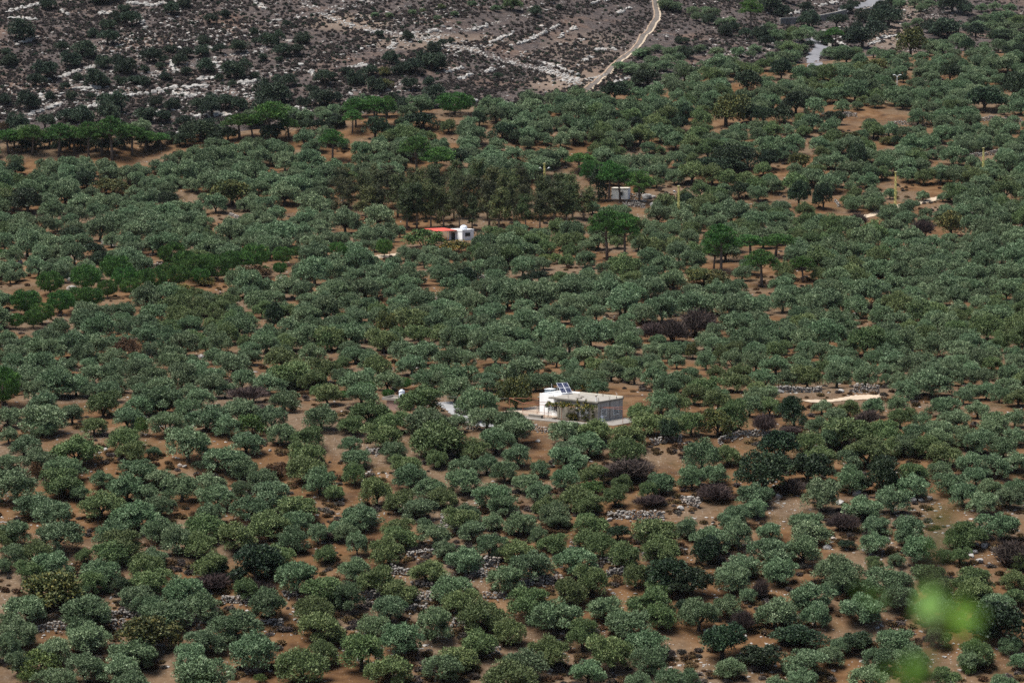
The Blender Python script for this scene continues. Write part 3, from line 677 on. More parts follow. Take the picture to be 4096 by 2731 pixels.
OLIVES = [(u, t+max(r or .80, .66)*w, w*.86, max(r or .80, .66)/.86*.96) for u, t, w, r in OL]          # u, base v, width, height ratio

# other trees and bushes: kind, list of (u, base, width, height) in photo pixels
OTHER = []
def more(kind, ox, oy, txt, h=None):
    for q in txt.split():
        a = [float(x) for x in q.split(',')]
        w = a[2]/KX; hh = a[3]/KX if len(a) > 3 else w*(h or .8)
        OTHER.append((kind, ox+a[0]/KX, oy+a[1]/KX, w, hh))
# pines along the crest (base, top)
def pines(ox, oy, txt):
    for q in txt.split():
        u, b, t, w = [float(x) for x in q.split(',')]
        OTHER.append(('umbrella_pine', ox+u/KX, oy+b/KX, w/KX, (b-t)/KX))
pines(0, 0, "60,1060,900,170 150,1050,900,150 225,1070,870,180 405,1080,860,210 510,1060,880,150 610,1085,850,160 700,1070,880,130 775,1105,815,210 910,1070,870,190 1000,1050,910,150 1110,1030,920,130 1650,960,790,190 1740,950,800,150 1850,970,710,250 1990,960,820,130 2290,1110,900,160")
pines(1366, 0, "100,880,680,150 230,880,670,200 310,880,670,120 75,920,760,130 520,1200,945,190 650,1220,1020,220 1640,1200,1060,200 1730,1240,1110,180")
pines(1366, 683, "1830,615,275,200 1950,620,300,190 1715,200,-60,110 1840,215,-60,170 1920,215,-30,150 2050,240,10,180 40,130,10,120")
pines(2730, 683, "265,720,380,230 215,690,490,150 470,600,445,210 640,600,440,200 545,800,550,210 830,770,595,160")
pines(2730, 0, "470,200,10,150 1055,325,195,115")
more('round_pine', 1366, 0, "780,795,230,150", 0.66)
more('round_pine', 0, 683, """1190,670,180 800,780,200 590,835,190 345,860,170 10,610,70 1760,690,180,180 1680,700,140,140 1600,700,150 1500,760,180 1420,720,150 1340,760,180 1230,800,150 1280,730,180
1380,790,120 1150,770,140 1060,835,170 1000,800,120 860,830,170 900,865,130 740,880,130 630,950,150 530,970,170 420,990,170 290,1060,150 230,1085,130 180,1000,180 110,1090,110
1950,650,130 2040,600,80 2320,600,110 1820,720,70 1930,720,90""", .95)
more('round_pine', 0, 1366, "20,450,220,260")
more('round_pine', 1366, 1366, "170,400,130,120 430,330,100,80 320,395,80,65 10,400,90,60")
more('round_pine', 1366, 683, "295,595,100,120 10,600,70,80 2050,170,80,60")
more('cypress', 1366, 683, "1770,212,130,245")
# dark oaks standing in the grove
more('oak', 2730, 1366, "570,1060,330,290 670,860,290,240 860,980,250,200 1370,1050,230,260 1480,1050,150,110 770,600,190,220 1230,1040,120,100")
more('oak', 0, 2048, "1760,500,310,270 1500,460,150,130 820,570,160,120 1630,480,110,90")
more('oak', 1366, 2048, "2270,560,260,240 1900,200,140,110 2340,700,150,100")
more('oak', 2730, 2048, "60,580,240,190 180,360,200,200 270,1020,300,250 830,920,330,140 560,1080,260,170 2190,930,370,300 1190,960,260,130 1130,250,120,60")
more('oak', 2730, 0, "780,790,170,150 470,850,150,130 560,860,150,120 700,850,150,120 1050,860,120,90 1130,440,140,90 680,560,150,150 440,630,190,140 2080,770,200,160 2280,690,170,180 1840,570,130,120 1980,380,110,110 2200,300,170,90 1190,1170,150,170 340,1160,200,160 450,1170,180,150 600,1170,150,130 30,850,140,110 2330,400,110,90 1480,1010,70,70 1520,570,60,60 2270,560,100,60 2240,400,90,80")
more('oak', 2730, 683, "390,200,130,120 800,255,140,180 970,270,120,170 30,270,120,110 150,10,170,100 330,30,220,110")
more('oak', 0, 683, "190,300,210,170 500,500,160,110 650,590,150,90 700,690,150,130 600,140,150,130 1160,270,130,120 1880,1100,130,190 110,40,120,90")
more('oak', 1366, 0, "230,960,140,150 950,880,110,110 1110,970,180,120 1880,700,150,130 2110,610,200,120 2030,910,120,100 560,890,220,110 1180,990,110,90 2330,900,120,90 770,1170,180,140 350,960,110,90")
more('oak', 1366, 683, "1270,800,70,90 1690,740,70,90 1360,780,120,90 880,820,190,150")
more('oak', 1366, 1366, "2240,690,150,150 1190,400,200,150")
more('oak', 0, 0, "100,1020,120,100 280,1030,120,100 340,1010,130,110 480,1030,140,120 555,1020,110,100 660,1040,120,100 745,1050,120,100 860,1030,120,100 1000,1030,120,100 1085,1010,120,90 1180,990,120,80 1280,1010,130,90 1380,980,210,140 1490,990,130,90 1570,970,120,90 1900,970,160,110 2090,915,160,90 2210,905,150,80 2320,885,130,80 180,1050,100,80 420,1050,100,80")
more('broadleaf', 2730, 0, "300,870,230,210 1570,390,180,190 1340,480,150,70 820,1170,130,110 1150,970,130,60 1430,1000,110,60")
more('broadleaf', 0, 683, "1600,240,200,170 780,170,210,110")
more('broadleaf', 1366, 1366, "1200,470,230,230")
more('broadleaf', 2730, 683, "150,790,190,110 1850,450,180,170 240,800,200,110")
more('broadleaf', 0, 2048, "330,690,350,260 1040,980,350,270")
more('broadleaf', 1366, 683, "300,1130,150,160 1560,1180,140,90")
more('broadleaf', 2730, 1366, "240,660,190,190 70,120,90,110")
more('yellow_bush', 1366, 683, "800,565,210,85 1850,460,90,35")
more('yellow_bush', 1366, 1366, "1690,345,140,60")
more('yellow_bush', 0, 683, "1420,790,130,55 1250,820,110,40")
more('yellow_bush', 2730, 683, "870,600,60,60")
more('fresh_bush', 1366, 683, "570,530,260,125 1440,640,150,70 160,640,120,70")
more('fresh_bush', 0, 2048, "270,1130,280,170 1790,1170,80,60 200,1175,140,90")
more('fresh_bush', 1366, 1366, "1720,1050,160,90")
more('fresh_bush', 0, 1366, "1730,640,200,140 980,650,90,130")
more('fresh_bush', 2730, 2048, "1970,1110,90,70")
more('rust_bush', 0, 1366, "880,105,170,130 810,370,90,60 250,950,90,130 1920,930,160,100")
more('rust_bush', 0, 683, "1740,740,230,90")
more('rust_bush', 0, 0, "20,900,80,60")
more('dark_bush', 0, 1366, "1990,340,130,110 1420,880,170,70 1100,1320,10,10 1040,140,110,90")
more('bare', 2730, 683, "1660,460,150,120 1210,390,130,100 70,1150,230,190 180,1090,120,110")
more('bare', 1366, 683, "2280,1180,190,160 2160,1170,170,130")
more('bare', 2730, 1366, "555,640,150,140 1280,570,150,100 760,640,130,60")
more('bare', 0, 1366, "1720,420,240,110 1110,490,170,90 1710,500,180,70")
more('bare', 2730, 2048, "410,830,150,160 540,600,120,140 2240,380,280,170 1110,130,180,120")
more('bare', 0, 2048, "1470,530,230,110 1800,560,160,80 2280,200,120,70")
more('bare', 1366, 1366, "2000,960,330,150 2100,1130,200,80 1520,520,110,120")
more('bare', 2730, 1366, "220,1090,230,110 760,1060,160,110")
# the hillside
more('hill_oak', 0, 0, """150,275,170 340,70,90 420,355,80 500,460,130 590,390,130 640,260,80 740,310,120 760,220,100 860,510,150 800,440,80 720,470,110 1030,440,130 1130,440,70 1000,500,60 1100,480,60
1240,450,100 1290,410,100 1280,520,70 1170,370,70 1400,310,80 1390,390,100 1520,370,80 1660,370,110 1620,540,160 1420,500,120 1750,240,60 1760,320,70 1760,550,60 1870,330,140 1950,390,110
2080,310,110 2030,390,100 1820,420,60 1920,430,50 1990,600,110 1910,570,70 2240,590,130 2300,550,60 1860,720,210 1950,710,130 1460,740,120 1550,760,130 1460,800,120 770,770,170 740,840,170 1070,740,100
1110,850,110 980,850,130 1180,760,100 1360,750,90 1000,590,80 1140,560,70 920,590,80 840,590,80 650,600,150 720,600,90 250,600,110 330,540,140 200,750,150 345,690,70 500,690,80 620,690,60
440,620,60 60,460,110 1510,560,60 1600,600,60 910,180,120 850,100,80 820,160,100 1180,100,110 1260,60,90 1440,170,90 1540,130,70 700,30,170 1970,190,60 540,560,70 1270,880,100 2200,740,150
2100,740,90 2310,860,90 560,860,160 470,850,120 1800,800,140 1660,760,110 2060,860,110 130,900,150 310,890,120 1400,950,160 1300,940,110 30,720,90 40,380,60 620,410,70 1590,470,60 2160,650,80 2320,700,80""")
more('hill_oak', 1366, 0, """330,440,110 510,520,140 620,490,150 560,440,110 690,480,70 110,590,130 200,540,110 370,520,80 250,630,120 1340,115,90 640,370,100 700,330,70 480,620,100 600,590,80 650,690,130
590,750,110 1080,550,60 260,260,60 460,280,80 1500,70,50 760,300,50 20,520,70 440,500,90 420,760,110 350,720,100 2330,300,60 1250,680,60 1430,20,60""")
more('broadleaf', 1366, 0, "280,530,80 310,620,90")
more('hill_oak', 2730, 0, """600,90,160 690,120,100 520,280,120 440,270,90 570,320,90 290,250,100 350,220,80 860,190,140 1060,190,110 1240,330,170 1200,230,100 1320,260,140 1260,160,120 1420,190,180
1120,100,80 1180,60,70 1470,160,90 1700,230,110 1760,250,120 1830,280,180 1850,230,110 2020,260,120 2010,190,90 1860,90,160 1940,110,100 1450,40,110 700,20,200 40,400,100 20,310,60 880,330,60
900,160,90 1350,180,120 1160,290,120 1380,100,110 840,90,90 180,170,90""")
# far olives beyond the crest, on the right
FAR = unpack(2730, 0, """160,50,70 210,60,90 330,120,80 120,310,80 320,390,120 160,420,110 600,160,90 640,210,120 560,220,90 700,230,100 760,190,120 820,200,130 850,180,100 680,290,90 740,290,120
820,310,90 500,310,80 610,360,80 680,360,110 760,350,110 470,350,70 1020,330,110 1110,320,120 960,220,120 1620,130,80 1540,160,60 2080,100,110 2150,90,120 2230,80,110 2300,110,120 2040,150,100
2130,150,110 2220,150,120 2310,170,110 1500,0,80 1600,-5,90 1700,0,80 1800,0,90 1650,30,80 2250,30,80 2150,20,80 2060,30,80 2180,110,100 1960,160,80 2270,210,120 2180,190,110 390,330,90 230,330,90
1010,260,80 260,130,80 70,50,80 100,90,80""") + unpack(1366, 0, """1180,-10,120 900,10,60 2100,330,90 2050,340,90 2260,330,90 2250,380,100 2130,390,110 2000,450,100 2230,420,110 1920,430,90 2080,440,110 2170,310,70 2330,320,90
2240,0,110 2300,20,90 490,70,50 660,110,50 560,60,40 330,90,50 230,90,50 810,150,30 1060,40,60 690,30,50 780,80,50 2340,420,80 2320,370,90 1990,430,70 2130,440,90""")
FAROL = [(u, t+.7*w, w, .72) for u, t, w, r in FAR]

# the eucalyptus wood
_r = random.Random(5)
def wood_row(y, x0, x1, step, h):
    x = x0
    while x < x1:
        hh = h*_r.uniform(.8,1.15)
        OTHER.append(('eucalyptus', 1366+(x+_r.uniform(-20,20))/KX, 683+(y+_r.uniform(-14,14))/KX, _r.uniform(115,165)/KX, hh/KX)); x += step*_r.uniform(.85,1.2)
wood_row(400, 440, 1590, 88, 275); wood_row(335, 30, 1680, 105, 270); wood_row(260, 0, 1560, 118, 260); wood_row(190, 60, 1330, 140, 240)

# ---- fill the upper grove where single trees cannot be read: staggered rows, kept off everything already placed
def ridge_v(u): return np.interp(u, ridge_uv[:,0], ridge_uv[:,1])
KEEP = [(q[1], q[2], q[3]*.5, q[3]*.26) for q in OTHER if q[0] != 'hill_oak'] + [(q[1], q[2]+32, q[3]*.45, 24) for q in OTHER if q[0] in ('round_pine','umbrella_pine')]
WOOD = [(1366+x/KX, 683+y/KX) for x, y in [(-30,150),(1650,110),(1700,430),(430,430),(330,350),(-30,330)]]
BARE = [(1690,960,70,45),(1850,985,120,26),(1850,925,85,50),(1640,1010,90,28),(2480,790,110,40),(2620,800,100,40),(3300,885,90,14),(3600,830,60,22),(3420,875,90,14),(3800,785,60,12),(3985,755,50,14),(3430,490,140,30),(3300,440,60,14),
        (3560,465,120,16),(3700,480,150,12),(3900,485,100,10),(3620,525,120,14),(3250,560,130,10),(3900,640,90,20),(3480,600,120,14),(3800,690,120,10),(3650,770,120,10),(3780,840,100,10),(3250,800,120,14),(3500,930,90,18),(3900,930,90,20),
        (600,1060,60,14),(150,1070,60,12),(120,1180,80,16),(330,1140,60,12),(40,1210,60,14),(1730,1185,80,22),(1640,1120,50,16),(1560,1230,70,18),(2230,1110,60,14),(3330,1300,120,14),(3080,1290,90,12),(3450,1350,90,12),(900,900,70,22),(1180,860,40,40),
        (780,800,90,14),(1800,590,50,26),(2150,620,130,18),(2330,650,60,40),(2600,640,120,18),(2700,770,110,20),(3100,720,110,12),(3050,590,80,14),(3350,700,90,12),(3050,840,160,12),(520,580,120,16),(650,620,110,10),(1130,530,60,14),(1940,560,40,20)]
def inside(poly, u, v):
    c = False; j = len(poly)-1
    for i in range(len(poly)):
        (xi, yi), (xj, yj) = poly[i], poly[j]
        if (yi > v) != (yj > v) and u < (xj-xi)*(v-yi)/(yj-yi)+xi: c = not c
        j = i
    return c
man_top = [(u, b, w) for u, b, w, r in OLIVES]
fill = []; _r = random.Random(11)
v = 445.0
def wpx(v): return np.interp(v, [170,300,450,650,800,930,1000,1200,1450,1700], [62,68,75,82,86,88,92,99,110,128])
v = 190.0
while v < 1445:
    wv = wpx(v); u = -60+_r.random()*wv
    while u < 4160:
        uu = u+_r.uniform(-.22,.22)*wv; vv = v+_r.uniform(-.17,.17)*wv
        w = wv*_r.choice([.55,.72,.82,.9,.95,1.02,1.18])
        dens = vnoise(uu/260, vv/110, 77)
        ok = vv > ridge_v(uu)+6 and not inside(WOOD, uu, vv) and dens > .02
        if ok:
            for a, b, ru, rv in BARE:
                if ((uu-a)/(ru+w*.25))**2+((vv-b)/(rv+w*.10))**2 < 1: ok = False; break
        if ok:
            for a, b, ru, rv in KEEP:
                if ((uu-a)/(ru+w*.30))**2+((vv-b)/(rv+w*.12))**2 < 1: ok = False; break
        if ok and vv > 1360:
            for a, b, q in man_top:
                if ((uu-a)/(.36*(q+w)))**2+((vv-b)/(.17*(q+w)))**2 < 1: ok = False; break
        if ok: fill.append((uu, vv, w, _r.choice([.82,.86,.92,.98])))
        u += wv*_r.uniform(.70,1.0)
    v += wv*(.34 if v > 950 else .37)
# a second pass of smaller trees where the ground would still lie open
made = [(u, b, w) for u, b, w, r in OLIVES if b < 1900] + [(u, b, w) for u, b, w, r in fill]
mu = np.array([q[0] for q in made]); mv = np.array([q[1] for q in made]); mw = np.array([q[2] for q in made])
for _k in range(3800):
    uu = _r.uniform(-60, 4160); vv = _r.uniform(190, 1620); w = wpx(vv)*_r.uniform(.55,.85)
    if vv < ridge_v(uu)+6 or inside(WOOD, uu, vv) or (2150 < uu < 2660 and 1560 < vv < 1720) or (1500 < uu < 2150 and vv > 1570) or (3150 < uu < 3600 and 1570 < vv < 1680) or (3150 < uu < 4050 and 745 < vv < 945) or (2380 < uu < 2760 and 780 < vv < 900): continue
    if (((mu-uu)/(.33*(mw+w)))**2+((mv-vv)/(.14*(mw+w)))**2).min() < 1: continue
    if any(((uu-a)/(ru+w*.2))**2+((vv-b)/(rv+w*.05))**2 < 1 for a, b, ru, rv in BARE): continue
    if any(((uu-a)/(ru+w*.25))**2+((vv-b)/(rv+w*.08))**2 < 1 for a, b, ru, rv in KEEP): continue
    fill.append((uu, vv, w, _r.choice([.82,.88,.95]))); mu = np.append(mu, uu); mv = np.append(mv, vv); mw = np.append(mw, w)
ALL = OLIVES + fill
print('olives by hand', len(OLIVES), 'filled', len(fill), 'far', len(FAROL), 'others', len(OTHER))

ORD = ['first','second','third','fourth','fifth','sixth','seventh','eighth','ninth','tenth','eleventh','twelfth','thirteenth','fourteenth','fifteenth','sixteenth','seventeenth','eighteenth','nineteenth','twentieth']
TENS = {2:'twenty',3:'thirty',4:'forty',5:'fifty',6:'sixty',7:'seventy'}
def ordn(i):
    if i < 20: return ORD[i]
    t, o = divmod(i+1, 10)
    return {20:'twentieth',30:'thirtieth',40:'fortieth',50:'fiftieth',60:'sixtieth',70:'seventieth'}[i+1] if o == 0 else TENS[t]+'-'+ORD[o-1]

def olive_kind(u, v, w):
    q = vnoise(u/420, v/260, 5)*.6+_r.random()*.4
    if v > 1900 and u < 2700: q += .10
    if v < 1300: q -= .08
    return 'olive_silver' if q < .46 else 'olive_grey' if q < .64 else 'olive_green'
def size_m(P, w, ratio):
    d = math.sqrt(P[0]**2+P[1]**2); return w*d/FPX, w*ratio*d/FPX
HOUSEBOX = (1990, 2540, 1560, 1735)
ALL = [q for q in ALL if not (2190 < q[0] < 2525 and 1600 < q[1] < 1712) and not (2500 < q[0] < 2640 and 1585 < q[1] < 1700) and not (3185 < q[0] < 3335 and 215 < q[1] < 305) and not (2390 < q[0] < 2640 and 795 < q[1] < 862)]
ALL.sort(key=lambda q: -q[2]*(q[3]**.5)*(1.0 if 0 < q[0] < 4096 and q[1] < 2790 else .5))
single, rest = ALL[:296], ALL[296:]
# labels: neighbours of a landmark first, the others by their row
LM = [('grey house',2300,1640),('white water tank on the pink shed',1580,1590),('cluster of dark oaks',3080,1930),('lone rounded dark oak',3525,1920),('dark oak at the lower left',1022,2300),
      ('yellow-green bush in the bottom left corner',157,2650),('tall pine at the left edge',20,1560),('big dark oak at the lower right',4002,2520),('concrete driveway',1840,1680),('grey bare bush at the right edge',4030,2230),
      ('dry-stone wall on the orange terrace',2160,2330),('pale dirt track',3420,1595),('boulders on the right slope',3430,2010),('brown-green tree at the lower left',190,2380),('brown-green tree near the bottom',604,2570)]
DIR = {'left of':(-1,0),'right of':(1,0),'below':(0,1),'above':(0,-1)}
lab = {}
for nm, lu, lv in LM:
    for dn, (dx, dy) in DIR.items():
        best = None
        for i, (u, b, w, r) in enumerate(single):
            if i in lab or not (0 < u < 4096 and b < 2760): continue
            du = u-lu; dv = (b-.4*w*r-lv)*1.4; L = math.hypot(du, dv)
            if L > 420 or L < 1: continue
            c = (du*dx+dv*dy)/L
            if c > .72 and (best is None or L < best[0]): best = (L, i)
        if best: lab[best[1]] = 'nearest %s the %s' % (dn, nm)
left = [i for i in range(len(single)) if i not in lab]
left.sort(key=lambda i: -single[i][1]); nb = 13
ch = [left[k*len(left)//nb:(k+1)*len(left)//nb] for k in range(nb)]
for k, c in enumerate(ch):
    c.sort(key=lambda i: single[i][0])
    rown = 'lowest row' if k == 0 else '%s row up' % ORD[k]
    for j, i in enumerate(c):
        lab[i] = '%s from the left in the %s' % (ordn(j), rown)
pts = ground([q[0] for q in single], [q[1] for q in single])
for i, (q, P) in enumerate(zip(single, pts)):
    w, h = size_m(P, q[2], q[3]); kd = olive_kind(*q[:3])
    sz = 'small' if w < 5 else 'broad' if w > 7 else 'rounded'
    if q[3] >= .95: sz = 'tall'
    tone = {'olive_silver':'silvery','olive_grey':'grey-green','olive_green':'green'}[kd]
    t = tree(kd, P, w, h, '%s %s olive tree, %s' % (sz, tone, lab[i]), 'olive tree', 'olive trees of the terraced grove')
rest = rest + FAROL
pts = ground([q[0] for q in rest], [q[1] for q in rest])
OM = [('olive_silver', k) for k in range(6)]+[('olive_grey', k) for k in range(5)]+[('olive_green', k) for k in range(4)]
src = [joined('olive_source', KIND[k][j][0], KIND[k][j][1]) for k, j in OM]
off = {'olive_silver':(0,6),'olive_grey':(6,5),'olive_green':(11,4)}
scl = []; idx = []
for q, P in zip(rest, pts):
    w, h = size_m(P, q[2], q[3]); o, n = off[olive_kind(*q[:3])]
    idx.append(o+_r.randrange(n))
    j_ = idx[-1]; kk, jj = OM[j_]; scl.append((w/KIND[kk][jj][2], w/KIND[kk][jj][2], h/KIND[kk][jj][3]))
g_ = scatter('olive_grove', pts, np.random.default_rng(3).random(len(pts))*6.28, scl, idx, src)
tag(g_, 'mass of grey-green olive trees covering the upper slope behind the grey house', 'olive grove')
# ---------------------------------------------------------------- the other trees, named by where they stand among their kind
def rows_label(items, nrows, fmt, fmt1=None):
    """items: indices into OTHER; returns {index: label}; rows run upward, order runs from the left"""
    out = {}; it = sorted(items, key=lambda i: -OTHER[i][2])
    for k in range(nrows):
        c = sorted(it[k*len(it)//nrows:(k+1)*len(it)//nrows], key=lambda i: OTHER[i][1])
        for j, i in enumerate(c):
            row = '' if nrows == 1 else (' in their lowest row' if k == 0 else ' in their %s row up' % ORD[k])
            out[i] = fmt % (ordn(j) + ' from the left' + row)
    return out
def pick(kind, test=lambda u, v: True): return [i for i, q in enumerate(OTHER) if q[0] == kind and test(q[1], q[2])]
LB = {}; GR = {}; CT = {}
def grp(items, nrows, fmt, c, g):
    d = rows_label(items, nrows, fmt); LB.update(d)
    for i in d: CT[i] = c; GR[i] = g
grp(pick('umbrella_pine', lambda u, v: v < 660 and u < 800), 1, 'umbrella pine on the crest at the left, %s', 'pine', 'pines along the crest at the left')
grp(pick('umbrella_pine', lambda u, v: v < 800 and 800 <= u < 2280), 1, 'umbrella pine near the middle of the crest, %s', 'pine', 'pines along the middle of the crest')
grp(pick('umbrella_pine', lambda u, v: v < 860 and 2280 <= u < 2700), 1, 'tall bare-trunked pine beside the white lodge, %s', 'pine', 'pines beside the lodge')
grp(pick('umbrella_pine', lambda u, v: v >= 860), 1, 'umbrella pine rising out of the olives, %s', 'pine', 'pines rising out of the grove')
grp(pick('umbrella_pine', lambda u, v: v < 300 and u > 2700), 1, 'umbrella pine by the far asphalt road, %s', 'pine', 'pines by the asphalt road')
grp(pick('round_pine', lambda u, v: v > 900 and v < 1400 and u < 1400), 3, 'young pine in the diagonal line, %s', 'pine', 'young pines in the diagonal line')
rp = [i for i in pick('round_pine') if i not in LB]
for i, s in zip(sorted(rp, key=lambda i: (OTHER[i][1])), ['big dense pine cut off by the left edge','small bushy pine left of the white water tank','low pine peeping out beside the pink shed','smallest pine behind the white water tank','young pine behind the olive by the white tank','small round pine left of the red awning','round pine at the foot of the track hill','little round pine by the red awning hut','little pine beside the lodge']):
    LB[i] = s; CT[i] = 'pine'; GR[i] = 'scattered young pines'
grp(pick('cypress'), 1, 'dark cypress standing just left of the small white lodge%.0s', 'cypress', None)
grp(pick('oak', lambda u, v: v > 1366), 4, 'dark oak in the lower grove, %s', 'oak', 'dark oaks of the lower grove')
grp(pick('oak', lambda u, v: v <= 1366), 5, 'dark oak in the upper grove, %s', 'oak', 'dark oaks of the upper grove')
grp(pick('hill_oak', lambda u, v: u < 1500), 6, 'dark oak on the left hillside, %s', 'oak', 'oaks on the rocky hillside')
grp(pick('hill_oak', lambda u, v: 1500 <= u < 2730), 3, 'dark oak on the middle hillside, %s', 'oak', 'oaks on the bare middle hillside')
grp(pick('hill_oak', lambda u, v: u >= 2730), 3, 'dark oak beyond the crest, %s', 'oak', 'oaks beyond the crest')
grp(pick('eucalyptus', lambda u, v: True), 4, 'brownish eucalyptus in the wood, %s', 'eucalyptus', 'eucalyptus wood')
grp(pick('broadleaf', lambda u, v: True), 2, 'yellowish-green broadleaf tree among olives, %s', 'tree', 'broadleaf trees among the olives')
grp(pick('bare', lambda u, v: True), 3, 'bare purple-grey thicket between olives, %s', 'bare bush', 'bare thickets in the grove')
for kd, w in (('yellow_bush','bush with yellow autumn leaves'),('fresh_bush','fresh yellow-green bush'),('rust_bush','rusty brown bush'),('dark_bush','low dark green bush')):
    grp(pick(kd), 1, w + ' between the olives, %s', 'bush', w.replace('bush', 'bushes') + ' in the grove')
SPECIAL = {('fresh_bush', 570): 'large dense green bush in front of the red awning', ('yellow_bush', 800): 'bush full of yellow fruit below the white hut', ('fresh_bush', 270): 'big yellow-green bush in the bottom left corner'}
op = ground([q[1] for q in OTHER], [q[2] for q in OTHER])
for i, (q, P) in enumerate(zip(OTHER, op)):
    d = math.hypot(P[0], P[1])
    tree(q[0], P, q[3]*d/FPX, q[4]*d/FPX*1.02, LB.get(i, 'small tree'), CT.get(i, 'tree'), GR.get(i))

# ---------------------------------------------------------------- scrub, stones: what nobody could count
gs = np.random.default_rng(99)
u = gs.uniform(-150, 4250, 62000); v = gs.uniform(-60, 560, 62000)
k = v < ridge_v(u)-2; u, v = u[k], v[k]
dens = fbm((u+1.6*v)/210, (v+.22*u)/46, 61, 4)                       # bands of scrub along the strata
k = gs.random(len(u)) < np.clip((dens-.28)*3.0, .10, 1); u, v = u[k], v[k]
def off_lines(u, v, lines):
    keep = np.ones(len(u), bool)
    for pl, wd in lines:
        for (a, b), (c, d) in zip(pl[:-1], pl[1:]):
            t = np.clip(((u-a)*(c-a)+(v-b)*(d-b))/((c-a)**2+(d-b)**2+1e-9), 0, 1)
            keep &= np.hypot(u-a-t*(c-a), (v-b-t*(d-b))*1.6) > wd
    return keep
TRACK = [(2612,-40),(2622,20),(2628,70),(2600,120),(2560,170),(2500,225),(2440,280),(2390,325),(2345,360)]
RUBBLE = [(1180,-20),(1290,60),(1380,95),(1480,120),(1640,150),(1780,180),(1900,205),(2020,245),(2160,280),(2300,320)]
ROADHI = [(3600,-70),(3530,-12),(3440,28),(3370,52),(3280,70),(3200,80),(3120,92)]
ROADLO = [(3235,150),(3262,172),(3287,188),(3278,204),(3258,220),(3252,245),(3262,275)]
LINES = [(TRACK,18),(RUBBLE,15),(ROADHI,16),(ROADLO,24)]
k = off_lines(u, v, LINES); u, v = u[k], v[k]
P = ground(u, v); k = (P[:,1] > 900); P = P[k]
s = .5+1.1*gs.random(len(P))**1.6
tufts = [tuft(700+j, M['scrub']) for j in range(5)] + [tuft(710+j, M['hill_leaf']) for j in range(2)]
idx = np.where(gs.random(len(P)) < .88, gs.integers(0, 5, len(P)), gs.integers(5, 7, len(P)))
tag(scatter('hillside_scrub', P, gs.random(len(P))*6.28, np.stack([s, s*gs.uniform(.8,1.3,len(P)), s*gs.uniform(.7,1.2,len(P))], 1), idx, tufts), 'low purple-brown scrub covering the rocky hillside', 'scrub')
u = gs.uniform(-50, 4150, 14000); v = gs.uniform(450, 2780, 14000); k = (v > ridge_v(u)+10) & (vnoise(u/150, v/60, 88) > .46); u, v = u[k], v[k]
k = ~((abs(u-2300) < 330) & (abs(v-1650) < 80)); u, v = u[k], v[k]
P = ground(u, v); s = gs.uniform(.5, 1.5, len(P))
tufts2 = [tuft(720+j, M['dry_scrub']) for j in range(4)] + [tuft(730+j, M['scrub']) for j in range(2)]
tag(scatter('dry_undergrowth', P, gs.random(len(P))*6.28, np.stack([s, s, s*gs.uniform(.5,.9,len(P))], 1), gs.integers(0, 6, len(P)), tufts2), 'dry brown weeds growing between the olive trees', 'undergrowth')
# loose limestone
rk = [rock_mesh(np.random.default_rng(800+j), [(0,0,0,(1,.8,.62),0)], M['limestone'], (ICO1_V, ICO1_F)) for j in range(8)]
u = gs.uniform(-100, 4200, 70000); v = gs.uniform(-40, 560, 70000); k = v < ridge_v(u)-2; u, v = u[k], v[k]
band = fbm((u+1.6*v)/260, (v+.24*u)/30, 41, 4); big = fbm(u/330, v/140, 47, 3)
pr = np.clip((band-.50)*7, 0, 1)*np.clip((big-.34)*4, .15, 1); k = gs.random(len(u)) < .05+.85*pr; u, v = u[k], v[k]
k = off_lines(u, v, [(TRACK,9),(ROADHI,10),(ROADLO,18)]); u, v = u[k], v[k]
# the rubble spread along the diagonal scar and its fan at the foot
for pl, n, sp in ((RUBBLE, 900, 11), ([(1640,150),(1800,170),(1900,200)], 200, 24), ([(2160,262),(2230,300),(2320,335)], 500, 16), ([(2330,330),(2420,300),(2530,312)], 160, 6)):
    pl = np.array(pl, float); t = gs.uniform(0, len(pl)-1.001, n); i = t.astype(int); f = (t-i)[:, None]
    q = pl[i]*(1-f)+pl[i+1]*f + gs.normal(size=(n,2))*np.array([sp, sp*.6]); u = np.concatenate([u, q[:,0]]); v = np.concatenate([v, q[:,1]])
P = ground(u, v); k = P[:,1] > 900; P = P[k]; s = .22+.75*gs.random(len(P))**3+.9*(gs.random(len(P)) > .975)
tag(scatter('hillside_rubble', P, gs.random(len(P))*6.28, np.stack([s*gs.uniform(.8,1.7,len(P)), s, s*gs.uniform(.6,1.1,len(P))], 1), gs.integers(0, 8, len(P)), rk, gs.normal(size=(len(P),2))*.2), 'pale limestone rubble strewn over the hillside', 'rubble')
u = gs.uniform(-50, 4150, 16000); v = gs.uniform(450, 2780, 16000); k = (v > ridge_v(u)+10) & (vnoise(u/190, v/70, 90)+.25*vnoise(u/60, v/25, 91) > .66); u, v = u[k], v[k]
k = ~((abs(u-2250) < 330) & (abs(v-1655) < 70)); u, v = u[k], v[k]
P = ground(u, v); s = .12+.34*gs.random(len(P))**2
tag(scatter('field_stones', P, gs.random(len(P))*6.28, np.stack([s*1.2, s, s*.8], 1), gs.integers(0, 8, len(P)), rk), 'small pale stones scattered on the soil between the olives', 'stones')

